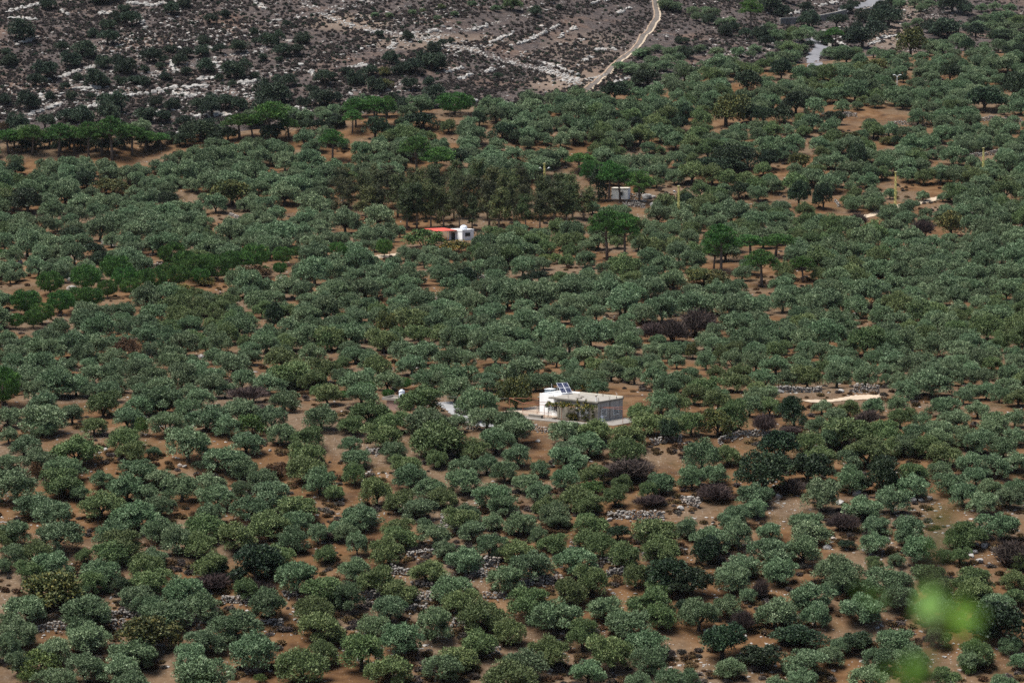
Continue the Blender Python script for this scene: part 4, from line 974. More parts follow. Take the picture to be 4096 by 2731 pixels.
# ---------------------------------------------------------------- limestone outcrops and boulders, each a thing of its own
def along(pl, n, g, spread):
    pl = np.array(pl, float); t = np.sort(g.uniform(0, len(pl)-1.001, n)); i = t.astype(int); f = (t-i)[:, None]
    return pl[i]*(1-f)+pl[i+1]*f + g.normal(size=(n,2))*np.array([spread, spread*.5])
def conv(ox, oy, pts): return [(ox+a/KX, oy+b/KX) for a, b in pts]
OUT = [conv(0,0,q) for q in ([(190,800),(300,760),(430,715)],[(310,855),(500,775),(700,720)],[(850,670),(960,655),(1230,605),(1430,600)],[(1190,640),(1340,670)],[(1330,805),(1480,790),(1600,800)],[(1640,575),(1760,560)],
  [(40,90),(150,60),(290,30)],[(60,125),(250,135)],[(120,305),(250,265)],[(880,20),(1050,40),(1210,20)],[(1750,10),(1830,70)],[(680,100),(770,90)],[(1170,420),(1210,520)],[(1370,555),(1480,535)],[(1480,430),(1530,510)],[(590,480),(690,455)],
  [(410,540),(560,485)],[(530,610),(720,605)],[(2120,480),(2170,530)],[(2040,740),(2110,770)],[(1480,870),(1510,950)],[(430,80),(470,110)],[(980,150),(1000,210)],[(280,640),(310,700)],[(2180,800),(2230,790)],[(1300,370),(1450,330)])]
OUT += [conv(1366,0,q) for q in ([(1030,295),(1190,230)],[(1160,325),(1330,265)],[(1330,265),(1500,175)],[(900,215),(1000,180)],[(600,220),(660,210)],[(1720,25),(1840,5)],[(1900,95),(1990,55)],[(450,765),(550,710)],[(730,505),(830,465)],
  [(800,550),(900,515)],[(1370,430),(1500,470),(1640,525)],[(1660,425),(1740,390)],[(1740,350),(1870,345)],[(320,340),(380,300)],[(60,470),(180,450)],[(1500,270),(1610,190)],[(1000,500),(1060,480)],[(1850,590),(1960,545)],[(1280,710),(1360,690)],[(890,700),(930,690)])]
OUT += [conv(2730,0,q) for q in ([(650,85),(720,60)],[(700,110),(850,70),(930,45)],[(930,45),(1090,10)],[(1350,265),(1470,250)],[(1060,290),(1180,350)],[(1650,80),(1700,60)],[(1290,310),(1370,280)])]
go_ = np.random.default_rng(4242)
order = sorted(range(len(OUT)), key=lambda i: OUT[i][0][0])
for rank, i in enumerate(order):
    pl = OUT[i]; L = sum(math.dist(a, b) for a, b in zip(pl[:-1], pl[1:]))
    q = along(pl, int(6+L*.20), go_, 4.0); P = ground(q[:,0], q[:,1]); c = P.mean(0)
    if P[:,1].max()-P[:,1].min() > 60: P = P[np.abs(P[:,1]-np.median(P[:,1])) < 30]; c = P.mean(0)
    dirx = P[-1]-P[0]; ang = math.atan2(dirx[1], dirx[0])
    items = [(p[0]-c[0], p[1]-c[1], p[2]-c[2]+.1, (go_.uniform(.6,2.2), go_.uniform(.6,1.3), go_.uniform(.35,1.2)), ang+go_.normal()*.35) for p in P]
    o = link('rock_outcrop', rock_mesh(go_, items, M['limestone']), loc=c)
    tag(o, 'pale limestone outcrop on the scrubby hillside, %s from the left' % ordn(rank), 'rock outcrop', 'limestone outcrops on the hillside')
BOULD = [(2730,1366,q) for q in [(1200,1055,90),(1085,1120,65),(655,1080,60),(60,1110,85),(1590,1100,60),(1645,1100,45),(1705,1085,45),(1560,80,60),(1145,125,50),(670,350,60),(1090,350,55)]]
BOULD += [(2730,2048,q) for q in [(990,250,60),(1055,75,40),(1040,185,40),(2015,235,60),(2080,245,70),(2000,285,60),(2040,345,60),(1990,310,50),(795,735,40),(430,870,60),(1910,745,40)]]
BOULD += [(0,683,q) for q in [(495,830,75),(140,640,45),(240,855,45),(520,520,40),(580,525,25),(480,760,50),(100,610,40)]]
BOULD += [(1366,683,q) for q in [(2100,195,70),(2150,245,55),(680,550,35),(2190,300,50)]]
BOULD += [(1366,1366,q) for q in [(1530,1090,40),(1840,930,60),(1350,690,40),(2330,1160,60)]]
BOULD += [(0,1366,q) for q in [(1240,860,45),(1270,865,40),(545,340,50),(1385,115,45),(1860,755,30),(730,750,40)]]
BOULD += [(1366,2048,q) for q in [(1850,60,45),(1975,45,50),(2080,25,45),(2190,20,55),(1900,30,35),(1440,1095,40),(740,100,50)]]
BOULD += [(2730,0,q) for q in [(1785,590,30),(1920,565,35),(2110,350,30)]]
bd = sorted(BOULD, key=lambda b: -(b[1]+b[2][1]/KX)); nb = 5
for k in range(nb):
    c = sorted(bd[k*len(bd)//nb:(k+1)*len(bd)//nb], key=lambda b: b[0]+b[2][0]/KX)
    for j, (ox, oy, (a, b, w)) in enumerate(c):
        p = G(ox+a/KX, oy+b/KX); s = w/KX*p.length/FPX*.55
        o = link('boulder', rock_mesh(go_, [(0,0,s*.35,(s*go_.uniform(.9,1.2), s*go_.uniform(.7,1), s*go_.uniform(.6,.85)), go_.random()*3)], M['limestone']), loc=p)
        tag(o, 'grey limestone boulder, %s from the left in the boulders\' %s band up' % (ordn(j), ORD[k]), 'boulder', 'boulders in the grove')

# ---------------------------------------------------------------- dry-stone walls
WALLS = [(1366,2048,q) for q in ([(350,425),(490,437)],[(840,385),(960,378),(1090,375)],[(860,435),(1020,455)],[(490,505),(640,530)],[(1245,507),(1400,495),(1520,488)],[(140,600),(270,603)],[(500,590),(645,612)],[(440,683),(590,680)],[(980,590),(1150,585)],
   [(1580,240),(1700,236)],[(1790,345),(1910,360)],[(1830,445),(1960,428)],[(690,80),(810,135)],[(1840,35),(2000,50),(2230,42)],[(770,785),(890,790)],[(460,305),(640,290)],[(1090,980),(900,940)],[(2080,300),(2200,330)])]
WALLS += [(0,2048,q) for q in ([(770,785),(980,785)],[(780,720),(1000,738)],[(1290,755),(1450,768)],[(1540,622),(1710,632)],[(250,812),(450,808)],[(1820,770),(1950,782)],[(1690,1100),(1800,1105)],[(1950,580),(2060,580)])]
WALLS += [(2730,1366,q) for q in ([(650,352),(800,350),(960,345)],[(1180,350),(1360,345)],[(250,702),(420,650),(600,640)],[(300,130),(430,125)],[(0,1110),(120,1150)],[(1540,395),(1650,390)])]
WALLS += [(1366,1366,q) for q in ([(865,605),(960,600)],[(1305,612),(1440,625)],[(2140,700),(2340,690)],[(180,770),(260,780)])]
WALLS += [(2730,0,q) for q in ([(960,790),(1200,805)],[(1420,858),(1840,862)],[(1690,802),(1840,800)],[(1390,912),(1540,925)],[(2010,832),(2340,842)],[(1690,950),(1890,955)],[(120,970),(330,975)],[(1620,580),(1800,570)],[(2170,350),(2040,420)],[(1980,1080),(2200,1060)])]
WALLS += [(0,683,q) for q in ([(910,692),(1110,662)],[(1430,545),(1570,550)],[(0,910),(130,900)],[(700,510),(800,520)],[(1580,310),(1640,330)])]
WALLS += [(1366,683,q) for q in ([(470,900),(660,890)],[(940,745),(1050,760)],[(570,575),(720,575)],[(950,1010),(1060,1000)],[(1650,180),(1740,190)],[(1940,240),(2090,255)],[(1640,780),(1730,840)])]
WALLS += [(2730,683,q) for q in ([(450,425),(640,430)],[(1050,215),(1080,250)],[(860,940),(1020,950)],[(650,890),(740,890)],[(2100,180),(2200,185)],[(1900,300),(2100,330)],[(870,395),(1010,405)])]
wl_ = sorted(WALLS, key=lambda b: -(b[1]+b[2][0][1]/KX)); nb = 5
for k in range(nb):
    c = sorted(wl_[k*len(wl_)//nb:(k+1)*len(wl_)//nb], key=lambda b: b[0]+b[2][0][0]/KX)
    for j, (ox, oy, pl) in enumerate(c):
        pl = np.array(conv(ox, oy, pl)); A = ground(pl[:,0], pl[:,1])
        seg = np.linalg.norm(np.diff(A, axis=0), axis=1); cum = np.concatenate([[0], np.cumsum(seg)]); items = []; c0 = A.mean(0)
        if cum[-1] > 45: cum = cum*45/cum[-1]*1.0
        s = 0.0; ht = go_.uniform(.75, 1.3)
        while s < cum[-1]:
            x = np.interp(s, cum, A[:,0]); y = np.interp(s, cum, A[:,1]); z = float(zat(x, y)); zz = 0.0
            top = ht*(.65+.6*float(vnoise(s*.35, k+j*3.1, 5)))
            while zz < top:
                q = go_.uniform(.20,.36)
                items.append((x-c0[0]+go_.normal()*.08, y-c0[1]+go_.normal()*.10, z-c0[2]+zz+q*.5, (q*go_.uniform(.9,1.5), q*.95, q*.8), go_.random()*3)); zz += q*1.15
            if go_.random() < .35: items.append((x-c0[0]+go_.normal()*.4, y-c0[1]-go_.uniform(.4,1.4), z-c0[2]-.02, (.26,.22,.18), go_.random()*3))
            s += go_.uniform(.34,.5)
        o = link('stone_wall', rock_mesh(go_, items, M['wall_stone'], (ICO1_V, ICO1_F)), loc=c0)
        tag(o, 'low grey dry-stone wall, %s from the left in the walls\' %s band up' % (ordn(j), ORD[k]), 'stone wall', 'dry-stone terrace walls', 'thing')
# ---------------------------------------------------------------- roads and tracks
def ribbon(name, pl, width, m, lift=0.12, step=1.5, label=None, cross=6):
    pl = np.array(pl, float)
    t = np.linspace(0, len(pl)-1, 12*len(pl)); i = np.minimum(t.astype(int), len(pl)-2); f = (t-i)[:, None]
    im = np.maximum(i-1, 0); ip = np.minimum(i+2, len(pl)-1)                  # Catmull-Rom through the points
    p0, p1, p2, p3 = pl[im], pl[i], pl[i+1], pl[ip]
    q = .5*((2*p1)+(-p0+p2)*f+(2*p0-5*p1+4*p2-p3)*f**2+(-p0+3*p1-3*p2+p3)*f**3)
    d = np.gradient(q, axis=0); n = np.stack([-d[:,1], d[:,0]], 1); n /= np.maximum(np.linalg.norm(n, axis=1, keepdims=True), 1e-6)
    w = np.linspace(-.5, .5, cross+1)
    V = []
    for k in w:
        wob = 1+.12*np.sin(np.arange(len(q))*1.7)*abs(k)*2
        xy = q+n*(k*width*wob)[:, None]; V.append(np.stack([xy[:,0], xy[:,1], zat(xy[:,0], xy[:,1])+lift-abs(k)*.05], 1))
    V = np.stack(V, 1); a, b = V.shape[:2]
    I = (np.arange(a-1)[:, None]*b+np.arange(b-1)[None]).ravel()
    F = np.stack([I, I+1, I+b+1, I+b], 1)
    o = link(name, mesh_np(name, V.reshape(-1,3), F, m, smooth_=True)); tag(o, label, kind='structure'); return q
def line(pxs): return ground([p[0] for p in pxs], [p[1] for p in pxs])[:, :2]
M['dirt'] = plain('dirt', (0.36,0.29,0.215), 0.95, 0.1, .2, .6)
M['grit'] = plain('grit', (0.115,0.10,0.088), 0.95, 0.1, .25, .5)
M['rut'] = plain('rut', (0.25,0.185,0.135), 0.95, 0.1, .25, .6)
M['concrete_road'] = plain('concrete_road', (0.24,0.24,0.24), 0.9, 0.15, .18, .7)
M['asphalt'] = plain('asphalt', (0.15,0.15,0.16), 0.9, 0.2, .12, .4)
M['scar'] = plain('scar', (0.36,0.30,0.25), 0.95, 0.05, .3, .5)
ribbon('driveway', line([(1765,1612),(1800,1625),(1835,1650),(1870,1672),(1900,1690),(1960,1703),(2040,1706),(2110,1704)]), 3.4, M['concrete_road'])
ribbon('side_driveway', line([(1760,1616),(1800,1612),(1850,1613)]), 3.0, M['concrete_road'], .14)
ribbon('dirt_track', line([(3225,1607),(3330,1603),(3420,1594),(3480,1588),(3540,1587)]), 3.6, M['dirt'])
ribbon('dirt_track', line([(3225,890),(3290,881),(3380,874),(3460,866),(3545,843),(3600,825),(3680,812),(3780,788),(3870,772),(3935,760),(4000,752)]), 3.0, M['dirt'])
ribbon('dirt_track', line([(1470,1035),(1530,1026),(1590,1018),(1650,1010)]), 3.2, M['dirt'])
tq = line(TRACK)
ribbon('hill_track', tq, 3.4, M['grit'], .10)
dn = np.gradient(tq, axis=0); nn = np.stack([-dn[:,1], dn[:,0]], 1)/np.linalg.norm(dn, axis=1, keepdims=True)
ribbon('wheel_rut', tq+nn*1.35, .75, M['dirt'], .20); ribbon('wheel_rut', tq-nn*1.25, .65, M['rut'], .20)
ribbon('asphalt_road', line(ROADLO), 5.6, M['asphalt'], .25)
# the upper road runs on top of a masonry retaining wall
def wall_strip(pl, zlo, zhi, thick, m, name, label, cat_):
    mb = MB(); pl = np.array(pl)
    for a, b in zip(pl[:-1], pl[1:]):
        d = (b-a)[:2]; L = np.linalg.norm(d); n = np.array([-d[1], d[0]])/max(L,1e-6)*thick/2
        za, zb = a[2], b[2]
        mb.add([(a[0]-n[0],a[1]-n[1],za+zlo),(b[0]-n[0],b[1]-n[1],zb+zlo),(b[0]+n[0],b[1]+n[1],zb+zlo),(a[0]+n[0],a[1]+n[1],za+zlo),
                (a[0]-n[0],a[1]-n[1],za+zhi),(b[0]-n[0],b[1]-n[1],zb+zhi),(b[0]+n[0],b[1]+n[1],zb+zhi),(a[0]+n[0],a[1]+n[1],za+zhi)],
               [(3,2,1,0),(4,5,6,7),(0,1,5,4),(1,2,6,5),(2,3,7,6),(3,0,4,7)])
    c = Vector(pl.mean(0)); mb.v = [tuple(Vector(q)-c) for q in mb.v]
    o = mb.build(name, m); o.location = c; return tag(o, label, cat_, kind='thing')
def masonry(name, c1, c2, scale):
    m, ns, ls, b = mat(name, .9, .1)
    co = N(ns, 'ShaderNodeTexCoord').outputs['Object']
    vo = N(ns, 'ShaderNodeTexVoronoi', feature='F1'); vo.inputs['Scale'].default_value = scale; ls.new(co, vo.inputs['Vector'])
    sc = N(ns, 'ShaderNodeSeparateColor'); ls.new(vo.outputs['Color'], sc.inputs[0])
    r = ramp(ns, [(0,c1),(1,c2)]); ls.new(sc.outputs[0], r.inputs[0])
    f = noise(ns, ls, co, .25, 4); st = ramp(ns, [(.45,0),(.65,.6)]); ls.new(f, st.inputs[0])
    ls.new(mixc(ns, ls, st.outputs[0], r.outputs[0], tuple(x*.6 for x in c1)), b.inputs['Base Color']); return m
M['masonry'] = masonry('masonry', (.15,.135,.12), (.25,.225,.195), 1.6)
M['cream_kerb'] = plain('cream_kerb', (.34,.32,.285), .9, .1, .1, 1)
rw = ground([3120,3200,3280,3340,3385], [98,92,84,72,60])
wall_strip(rw, -5.0, 2.3, .5, M['masonry'], 'retaining_wall', 'tall tan masonry wall holding up the asphalt road on the far slope', 'retaining wall')
wall_strip(rw+np.array([0,0,2.3]), 0.003, .55, .62, M['cream_kerb'], 'parapet', 'pale parapet running along the top of the road retaining wall', 'parapet')
hi = ground([p[0] for p in ROADHI], [p[1] for p in ROADHI])
ribbon('asphalt_road', hi[:, :2][:4], 5.6, M['asphalt'], .3)
kb = ground([3600,3530,3450,3420], [-62,-1,37,44])+np.array([3.2,-1.0,0])
wall_strip(kb, -.5, .7, .35, M['cream_kerb'], 'parapet', 'pale kerb wall on the outer side of the upper road bend', 'parapet')
kb = ground([3246,3270,3300,3325], [155,165,177,190])
wall_strip(kb, -.5, 1.2, .35, M['cream_kerb'], 'parapet', 'low parapet behind the lower bend of the asphalt road', 'parapet')

# ---------------------------------------------------------------- materials of the buildings
def streaked(name, c, dark, amt=.5):
    m, ns, ls, b = mat(name, .9, .12)
    co = N(ns, 'ShaderNodeTexCoord').outputs['Object']
    mp = ns.new('ShaderNodeMapping'); mp.inputs['Scale'].default_value = (1.6,1.6,.28); ls.new(co, mp.inputs[0])
    f = noise(ns, ls, mp.outputs[0], 1.2, 6, .65); g = noise(ns, ls, co, .8, 5)
    r = ramp(ns, [(.46,0),(.72,amt)]); ls.new(f, r.inputs[0])
    base = ramp(ns, [(.3,tuple(x*.88 for x in c)),(.7,tuple(min(1,x*1.08) for x in c))]); ls.new(g, base.inputs[0])
    ls.new(mixc(ns, ls, r.outputs[0], base.outputs[0], dark), b.inputs['Base Color']); return m
M['render_grey'] = streaked('render_grey', (.27,.245,.195), (.15,.13,.105), .7)
M['render_lightened'] = streaked('render_lightened', (.40,.38,.345), (.14,.095,.085), .6)  # bare concrete render, its colour lightened because the sun misses this side
M['slab'] = streaked('slab', (.205,.190,.16), (.11,.10,.09), .6)
M['roof_top'] = streaked('roof_top', (.27,.25,.22), (.15,.14,.12), .7)
M['whitewash'] = streaked('whitewash', (.84,.84,.82), (.62,.61,.57), .25)
M['cream'] = streaked('cream', (.50,.47,.40), (.33,.30,.25), .4)
M['pink'] = streaked('pink', (.36,.235,.19), (.25,.19,.16), .5)
M['block'] = streaked('block', (.25,.225,.195), (.14,.125,.11), .6)
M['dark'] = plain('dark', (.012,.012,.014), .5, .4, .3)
M['glass'] = plain('glass', (.03,.035,.04), .15, .6, .2)
M['white_bar'] = plain('white_bar', (.68,.70,.68), .5, .3, .05)
M['rust'] = plain('rust', (.26,.105,.065), .85, .2, .3, 5)
M['iron'] = plain('iron', (.02,.02,.022), .6, .4, .2)
M['rebar'] = plain('rebar', (.11,.075,.055), .9, .2, .2)
M['paving'] = streaked('paving', (.34,.28,.22), (.22,.18,.14), .5)
M['apron'] = plain('apron', (.21,.195,.175), .9, .1, .2, .8)
M['tank_grey'] = plain('tank_grey', (.22,.27,.31), .5, .4, .12, 2)
M['tank_white'] = plain('tank_white', (.60,.64,.70), .5, .35, .05)
M['hose'] = plain('hose', (.02,.02,.02), .5, .4, .1)
M['board'] = plain('board', (.72,.75,.80), .5, .3, .04)
M['cell'] = plain('cell', (.008,.012,.04), .18, .6, .3, 3)
M['alu'] = plain('alu', (.62,.63,.64), .4, .5, .05, 1, .3)
M['yellow_paint'] = plain('yellow_paint', (.50,.45,.15), .6, .3, .18, 2)
M['lamp_white'] = plain('lamp_white', (.75,.76,.76), .4, .4, .05)
def corrugated():
    m, ns, ls, b = mat('red_sheet', .55, .3)
    co = N(ns, 'ShaderNodeTexCoord').outputs['Object']
    f = noise(ns, ls, co, .7, 4); r = ramp(ns, [(.3,(.50,.085,.06)),(.7,(.62,.125,.09))]); ls.new(f, r.inputs[0]); ls.new(r.outputs[0], b.inputs['Base Color']); return m
M['red_sheet'] = corrugated()

# ---------------------------------------------------------------- the grey house (local axes: x along its front to the left, y into its depth)
LD = Vector((-.777,.629,0)); RD = Vector((.629,.777,0))
HM = Matrix(((LD.x,RD.x,0,HOUSE.x),(LD.y,RD.y,0,HOUSE.y),(0,0,1,HOUSE.z),(0,0,0,1)))
def H(x, y, z): return HM @ Vector((x, y, z))
def placed(name, label, cat_, group=None, mw=None):
    o = empty(name); o.matrix_world = mw or HM; return tag(o, label, cat_, group)
def fixed(mb):                                            # the house frame is left-handed: turn the faces round
    mb.f = [f[::-1] for f in mb.f]; return mb
class HB(MB):
    def build(s, name, m, parent=None, **k): fixed(s); return MB.build(s, name, m, parent, **k)
# a proper right-handed frame: x to the right along the front wall = -LD
HM = Matrix(((-LD.x,RD.x,0,HOUSE.x),(-LD.y,RD.y,0,HOUSE.y),(0,0,1,HOUSE.z),(0,0,0,1)))   # x runs from -13 (left) to 0 at the front corner
def H(x, y, z): return HM @ Vector((x, y, z))
house = placed('grey_house', 'flat-roofed grey concrete house with a white annex, grapevine on its front', 'house')
mb = MB(); mb.box((-8.7,0,-.6),(0,7,3.3)); mb.build('front_wall', M['render_grey'], house)
mb = MB(); mb.box((.0,0.0,-.6),(.03,7,3.297)); mb.build('side_wall', M['render_lightened'], house)
mb = MB(); mb.box((-10.4,-.28,3.3),(.16,7.15,3.55)); mb.build('roof_slab', M['slab'], house, bevel=.02)
mb = MB(); mb.box((-10.2,-.1,3.553),(.0,7.0,3.575)); mb.build('roof_surface', M['roof_top'], house)
mb = MB(); mb.box((-9.0,6.85,3.56),(.1,7.1,3.80)); mb.build('parapet', M['cream'], house)
annex = MB().box((-13.4,1.1,-.6),(-8.72,7.0,3.28)).box((-13.4,1.1,3.28),(-10.42,1.3,3.84)).box((-13.4,1.3,3.28),(-13.2,7.0,3.78)).box((-13.2,6.8,3.28),(-9.02,7.0,3.78)).box((-13.2,1.3,3.28),(-10.42,6.8,3.45))
annex.build('white_annex', M['whitewash'], house)
def window(parent, x0, x1, z0, z1, face, y=0.0, bars=5, mull=1):
    """a barred window with its frame; face 'front' (plane y) or 'side' (plane x = y)"""
    def bx(mbb, a0, a1, q0, q1, d0, d1):
        if face == 'front': mbb.box((a0,y-d1,q0),(a1,y-d0,q1))
        else: mbb.box((y+d0,a0,q0),(y+d1,a1,q1))
        return mbb
    f = MB()
    for a0, a1, q0, q1 in ((x0-.07,x1+.07,z0-.09,z0),(x0-.07,x1+.07,z1,z1+.08),(x0-.07,x0,z0,z1),(x1,x1+.07,z0,z1)): bx(f, a0, a1, q0, q1, .003, .075)
    w = f.build('window', M['white_bar'], parent)
    bx(MB(), x0, x1, z0, z1, .004, .012).build('pane', M['glass'], w)
    g = MB()
    for i in range(bars): xx = x0+(i+.5)*(x1-x0)/bars; bx(g, xx-.022, xx+.022, z0, z1, .04, .07)
    for i in range(4): zz = z0+(i+.5)*(z1-z0)/4; bx(g, x0, x1, zz-.02, zz+.02, .05, .065)
    g.build('bars', M['white_bar'], w)
    return w
window(house, .95, 2.3, .95, 2.15, 'side', .03); window(house, 4.35, 5.8, .95, 2.15, 'side', .03)
window(house, -4.5, -3.6, .9, 2.15, 'front'); window(house, -3.2, -2.1, .9, 2.15, 'front')
window(house, -11.5, -9.8, 1.05, 2.4, 'front', 1.1)
MB().tube([(.10,3.3,-.4),(.10,3.3,3.2)], .05, 6).build('downpipe', M['block'], house)
MB().tube([(-.45,.1,3.57),(-.45,.1,4.35)], .09, 10).build('vent_pipe', M['lamp_white'], house)
vp = MB().tube([(-.45,.1,4.35),(-.45,.1,4.55)], .11, 10).build('vent_collar', M['rust'], house)
MB().box((-.68,-.1,4.62),(-.22,.3,4.72)).box((-.62,-.05,4.56),(-.28,.25,4.60)).build('vent_cap', M['cream'], house)
for x, y in ((-6.9,.6),(-6.6,3.2),(-.3,3.5),(-3.5,5.9),(-.25,.35)):
    rb = MB()
    for i in range(4): rb.tube([(x+.14*(i%2),y+.14*(i//2),3.57),(x+.14*(i%2)+random.uniform(-.03,.03),y+.14*(i//2),3.57+random.uniform(.45,.7))], .014, 5)
    rb.build('rebar_bundle', M['rebar'], house)
MB().box((-.35,5.2,3.578),(-.05,5.45,4.0)).build('concrete_stub', M['cream'], house)
for k, (x, y) in enumerate(((-5.0,.8),(-4.6,1.2),(-3.2,.9),(-5.6,3.0))):
    o = MB().box((-.3,-.1,0),(.3,.1,.14)).box((-.12,-.099,.143),(.28,.08,.2)).build('roof_block', M['block']); o.matrix_world = HM @ Matrix.Translation((x,y,3.58)) @ Matrix.Rotation(k*1.1,4,'Z')
    tag(o, 'grey concrete block lying on the house roof, %s from the left' % ordn([1,2,3,0][k]), 'concrete block', 'loose blocks on the house roof')
# porch roof at the left of the annex with its tank
porch = placed('porch_roof', 'thin flat porch roof on posts left of the white annex', 'porch')
MB().box((-15.6,3.2,2.72),(-13.42,7.2,2.86)).build('roof', M['slab'], porch)
for x, y in ((-15.4,3.4),(-15.4,7.0)): MB().tube([(x,y,-.5),(x,y,2.72)], .06, 7).build('post', M['iron'], porch)
tank = placed('water_tank', 'blue-grey boxy metal water tank on the porch roof beside the annex', 'water tank')
MB().box((-15.1,4.6,2.95),(-13.75,6.0,4.05)).build('body', M['tank_grey'], tank, bevel=.03)
MB().box((-15.16,4.54,4.053),(-13.69,6.06,4.11)).build('lid', M['lamp_white'], tank)
MB().box((-15.0,4.7,2.863),(-14.8,5.9,2.948)).box((-14.05,4.7,2.863),(-13.85,5.9,2.948)).build('bearers', M['iron'], tank)
MB().tube([(-14.3,5.6,4.11),(-14.3,5.6,5.0)], .03, 6).build('vent', M['alu'], tank)
# solar panel
solar = placed('solar_panel', 'tilted dark blue solar panel array on the house roof', 'solar panel')
c0 = HM.inverted() @ plane_at(1980+945/3.564, 1480+326/3.564, HOUSE.z+3.85)
e1 = HM.inverted().to_3x3() @ Vector((math.cos(R(18)), math.sin(R(18)), 0)); e2 = HM.inverted().to_3x3() @ (Vector((-math.sin(R(18)), math.cos(R(18)), 0))*.885 + Vector((0,0,.466)))
n3 = e1.cross(e2)
def pbox(mbb, a0, a1, b0, b1, t0, t1):
    vs = [c0+e1*a+e2*b+n3*t for t in (t0,t1) for a, b in ((a0,b0),(a1,b0),(a1,b1),(a0,b1))]
    return mbb.add([tuple(q) for q in vs], [(3,2,1,0),(4,5,6,7),(0,1,5,4),(1,2,6,5),(2,3,7,6),(3,0,4,7)])
PL = 3.05
for i in range(2):
    for j in range(2):
        md = pbox(MB(), i*1.02, i*1.02+1.0, j*PL/2+.0, (j+1)*PL/2-.02, 0, .03).build('panel', M['alu'], solar)
        cl = MB()
        for p in range(6):
            pbox(cl, i*1.02+.05+p*.15, i*1.02+.19+p*.15, j*PL/2+.05, (j+1)*PL/2-.07, .033, .036)
        cl.build('cells', M['cell'], md)
fr = MB()
for a in (.15, 1.85):
    t = c0+e1*a+e2*(PL-.1); fr.tube([tuple(t),(t.x,t.y,3.58)], .03, 6); t2 = c0+e1*a+e2*.1; fr.tube([tuple(t2),(t2.x,t2.y,3.58)], .03, 6); fr.tube([(t.x,t.y,3.6),(t2.x,t2.y,3.6)], .025, 6)
fr.build('stand', M['alu'], solar)
# yard
yard = MB().box((-20.5,-1.5,-1.2),(-8.71,9,.22)); o = yard.build('patio', M['paving']); o.matrix_world = HM; tag(o, kind='structure')
ap = MB().box((-17.5,-4.0,-1.5),(.9,-1.52,.10)).box((.05,-1.51,-1.5),(4.5,7.5,.08)); o = ap.build('yard_slab', M['apron']); o.matrix_world = HM; tag(o, kind='structure')
o = MB().box((-12.9,-2.6,.05),(-10.2,-1.9,.55)).box((-12.95,-2.65,.553),(-10.15,-1.85,.64)).build('stone_bench', M['block']); o.matrix_world = HM; tag(o, 'weathered concrete bench block at the edge of the patio', 'bench')
o = MB().box((1.0,1.2,.081),(1.05,1.9,1.0)).build('white_board', M['board'], bevel=.01); o.matrix_world = HM @ Matrix.Translation((-.8,-.55,0)) @ Matrix.Rotation(R(-7),4,'Y'); tag(o, 'white board leaning against the grey side wall', 'board')
def railing(pts, h, m, label, n=.16, name='railing'):
    t = placed(name, label, 'railing'); top = MB(); bars = MB()
    for a, b in zip(pts[:-1], pts[1:]):
        a, b = Vector(a), Vector(b); top.tube([a+Vector((0,0,h)), b+Vector((0,0,h))], .03, 5); top.tube([a+Vector((0,0,.12)), b+Vector((0,0,.12))], .022, 5)
        L = (b-a).length
        for i in range(int(L/n)+1):
            q = a+(b-a)*(i*n/L); bars.tube([q, q+Vector((0,0,h))], .014, 4)
    top.build('rail', m, t); bars.build('bars', m, t)
railing([(-15.4,-1.2,.22),(-8.9,-1.2,.22)], .75, M['rust'], 'low reddish railing before the white annex')
railing([(-20.3,8.6,.22),(-13.6,8.6,.22)], 1.1, M['iron'], 'black iron railing along the back of the patio')
railing([(1.4,7.3,.08),(4.4,7.3,.08)], 1.0, M['iron'], 'black iron railing behind the right corner of the house')
# pergola of rusty pipes
def Pz(a, b, z=2.5): return plane_at(1980+a/3.564, 1480+b/3.564, HOUSE.z+z)
pg = tag(empty('pergola', HOUSE), 'rust-red pipe pergola around the grey house', 'pergola')
def rel(p): return tuple(Vector(p)-HOUSE)
NP = {k: Pz(*k) for k in ((397,470),(600,458),(703,495),(950,517),(1425,527),(1823,557),(1975,525),(2210,485),(205,395),(775,452),(640,410))}
for k in ((397,470),(600,458),(703,495),(950,517),(1425,527),(1823,557),(1975,525),(2210,485),(205,395)):
    p = NP[k]; MB().tube([rel((p.x,p.y,HOUSE.z-.6)), rel(p)], .045, 6).build('post', M['rust'], pg)
for path in ([(397,470),(703,495),(950,517),(1425,527),(1823,557)],[(1823,557),(1975,525),(2210,485)],[(397,470),(600,458),(775,452)],[(205,395),(397,470)],[(205,395),(640,410)],[(1425,527),(1975,525)]):
    MB().tube([rel(NP[k]) for k in path], .038, 6).build('rail', M['rust'], pg)
# grapevine over the front rail
vine = tag(empty('grape_vine', HOUSE), 'yellowing grapevine spread over the pergola rail on the house front', 'vine')
gv = np.random.default_rng(31); puffs = []
for i in range(60):
    t = gv.random(); p = Pz(760+700*t, 497+40*t+gv.normal()*10, 2.5); p += Vector((gv.normal()*.3, gv.normal()*.35, gv.uniform(-.1,.35)))
    puffs.append((np.array(rel(p)), (gv.uniform(.15,.34),)*3))
for i in range(26):
    a = gv.choice([1110,1150,1180,1230,1270,1300,1330,1410]); p = H(-(1465-a)/66.5, -.22-gv.random()*.3, gv.uniform(.2,2.4)); puffs.append((np.array(rel(p)), (gv.uniform(.1,.24),)*3))
for a in (1180,1300):
    for i in range(4): p = H(-(1465-a)/66.5+gv.normal()*.15, -.15, 2.6+i*.28); puffs.append((np.array(rel(p)), (.14,)*3))
for i in range(12): p = H(-5.1+gv.normal()*.5, -.5, gv.uniform(.2,1.0)); puffs.append((np.array(rel(p)), (.3,)*3))
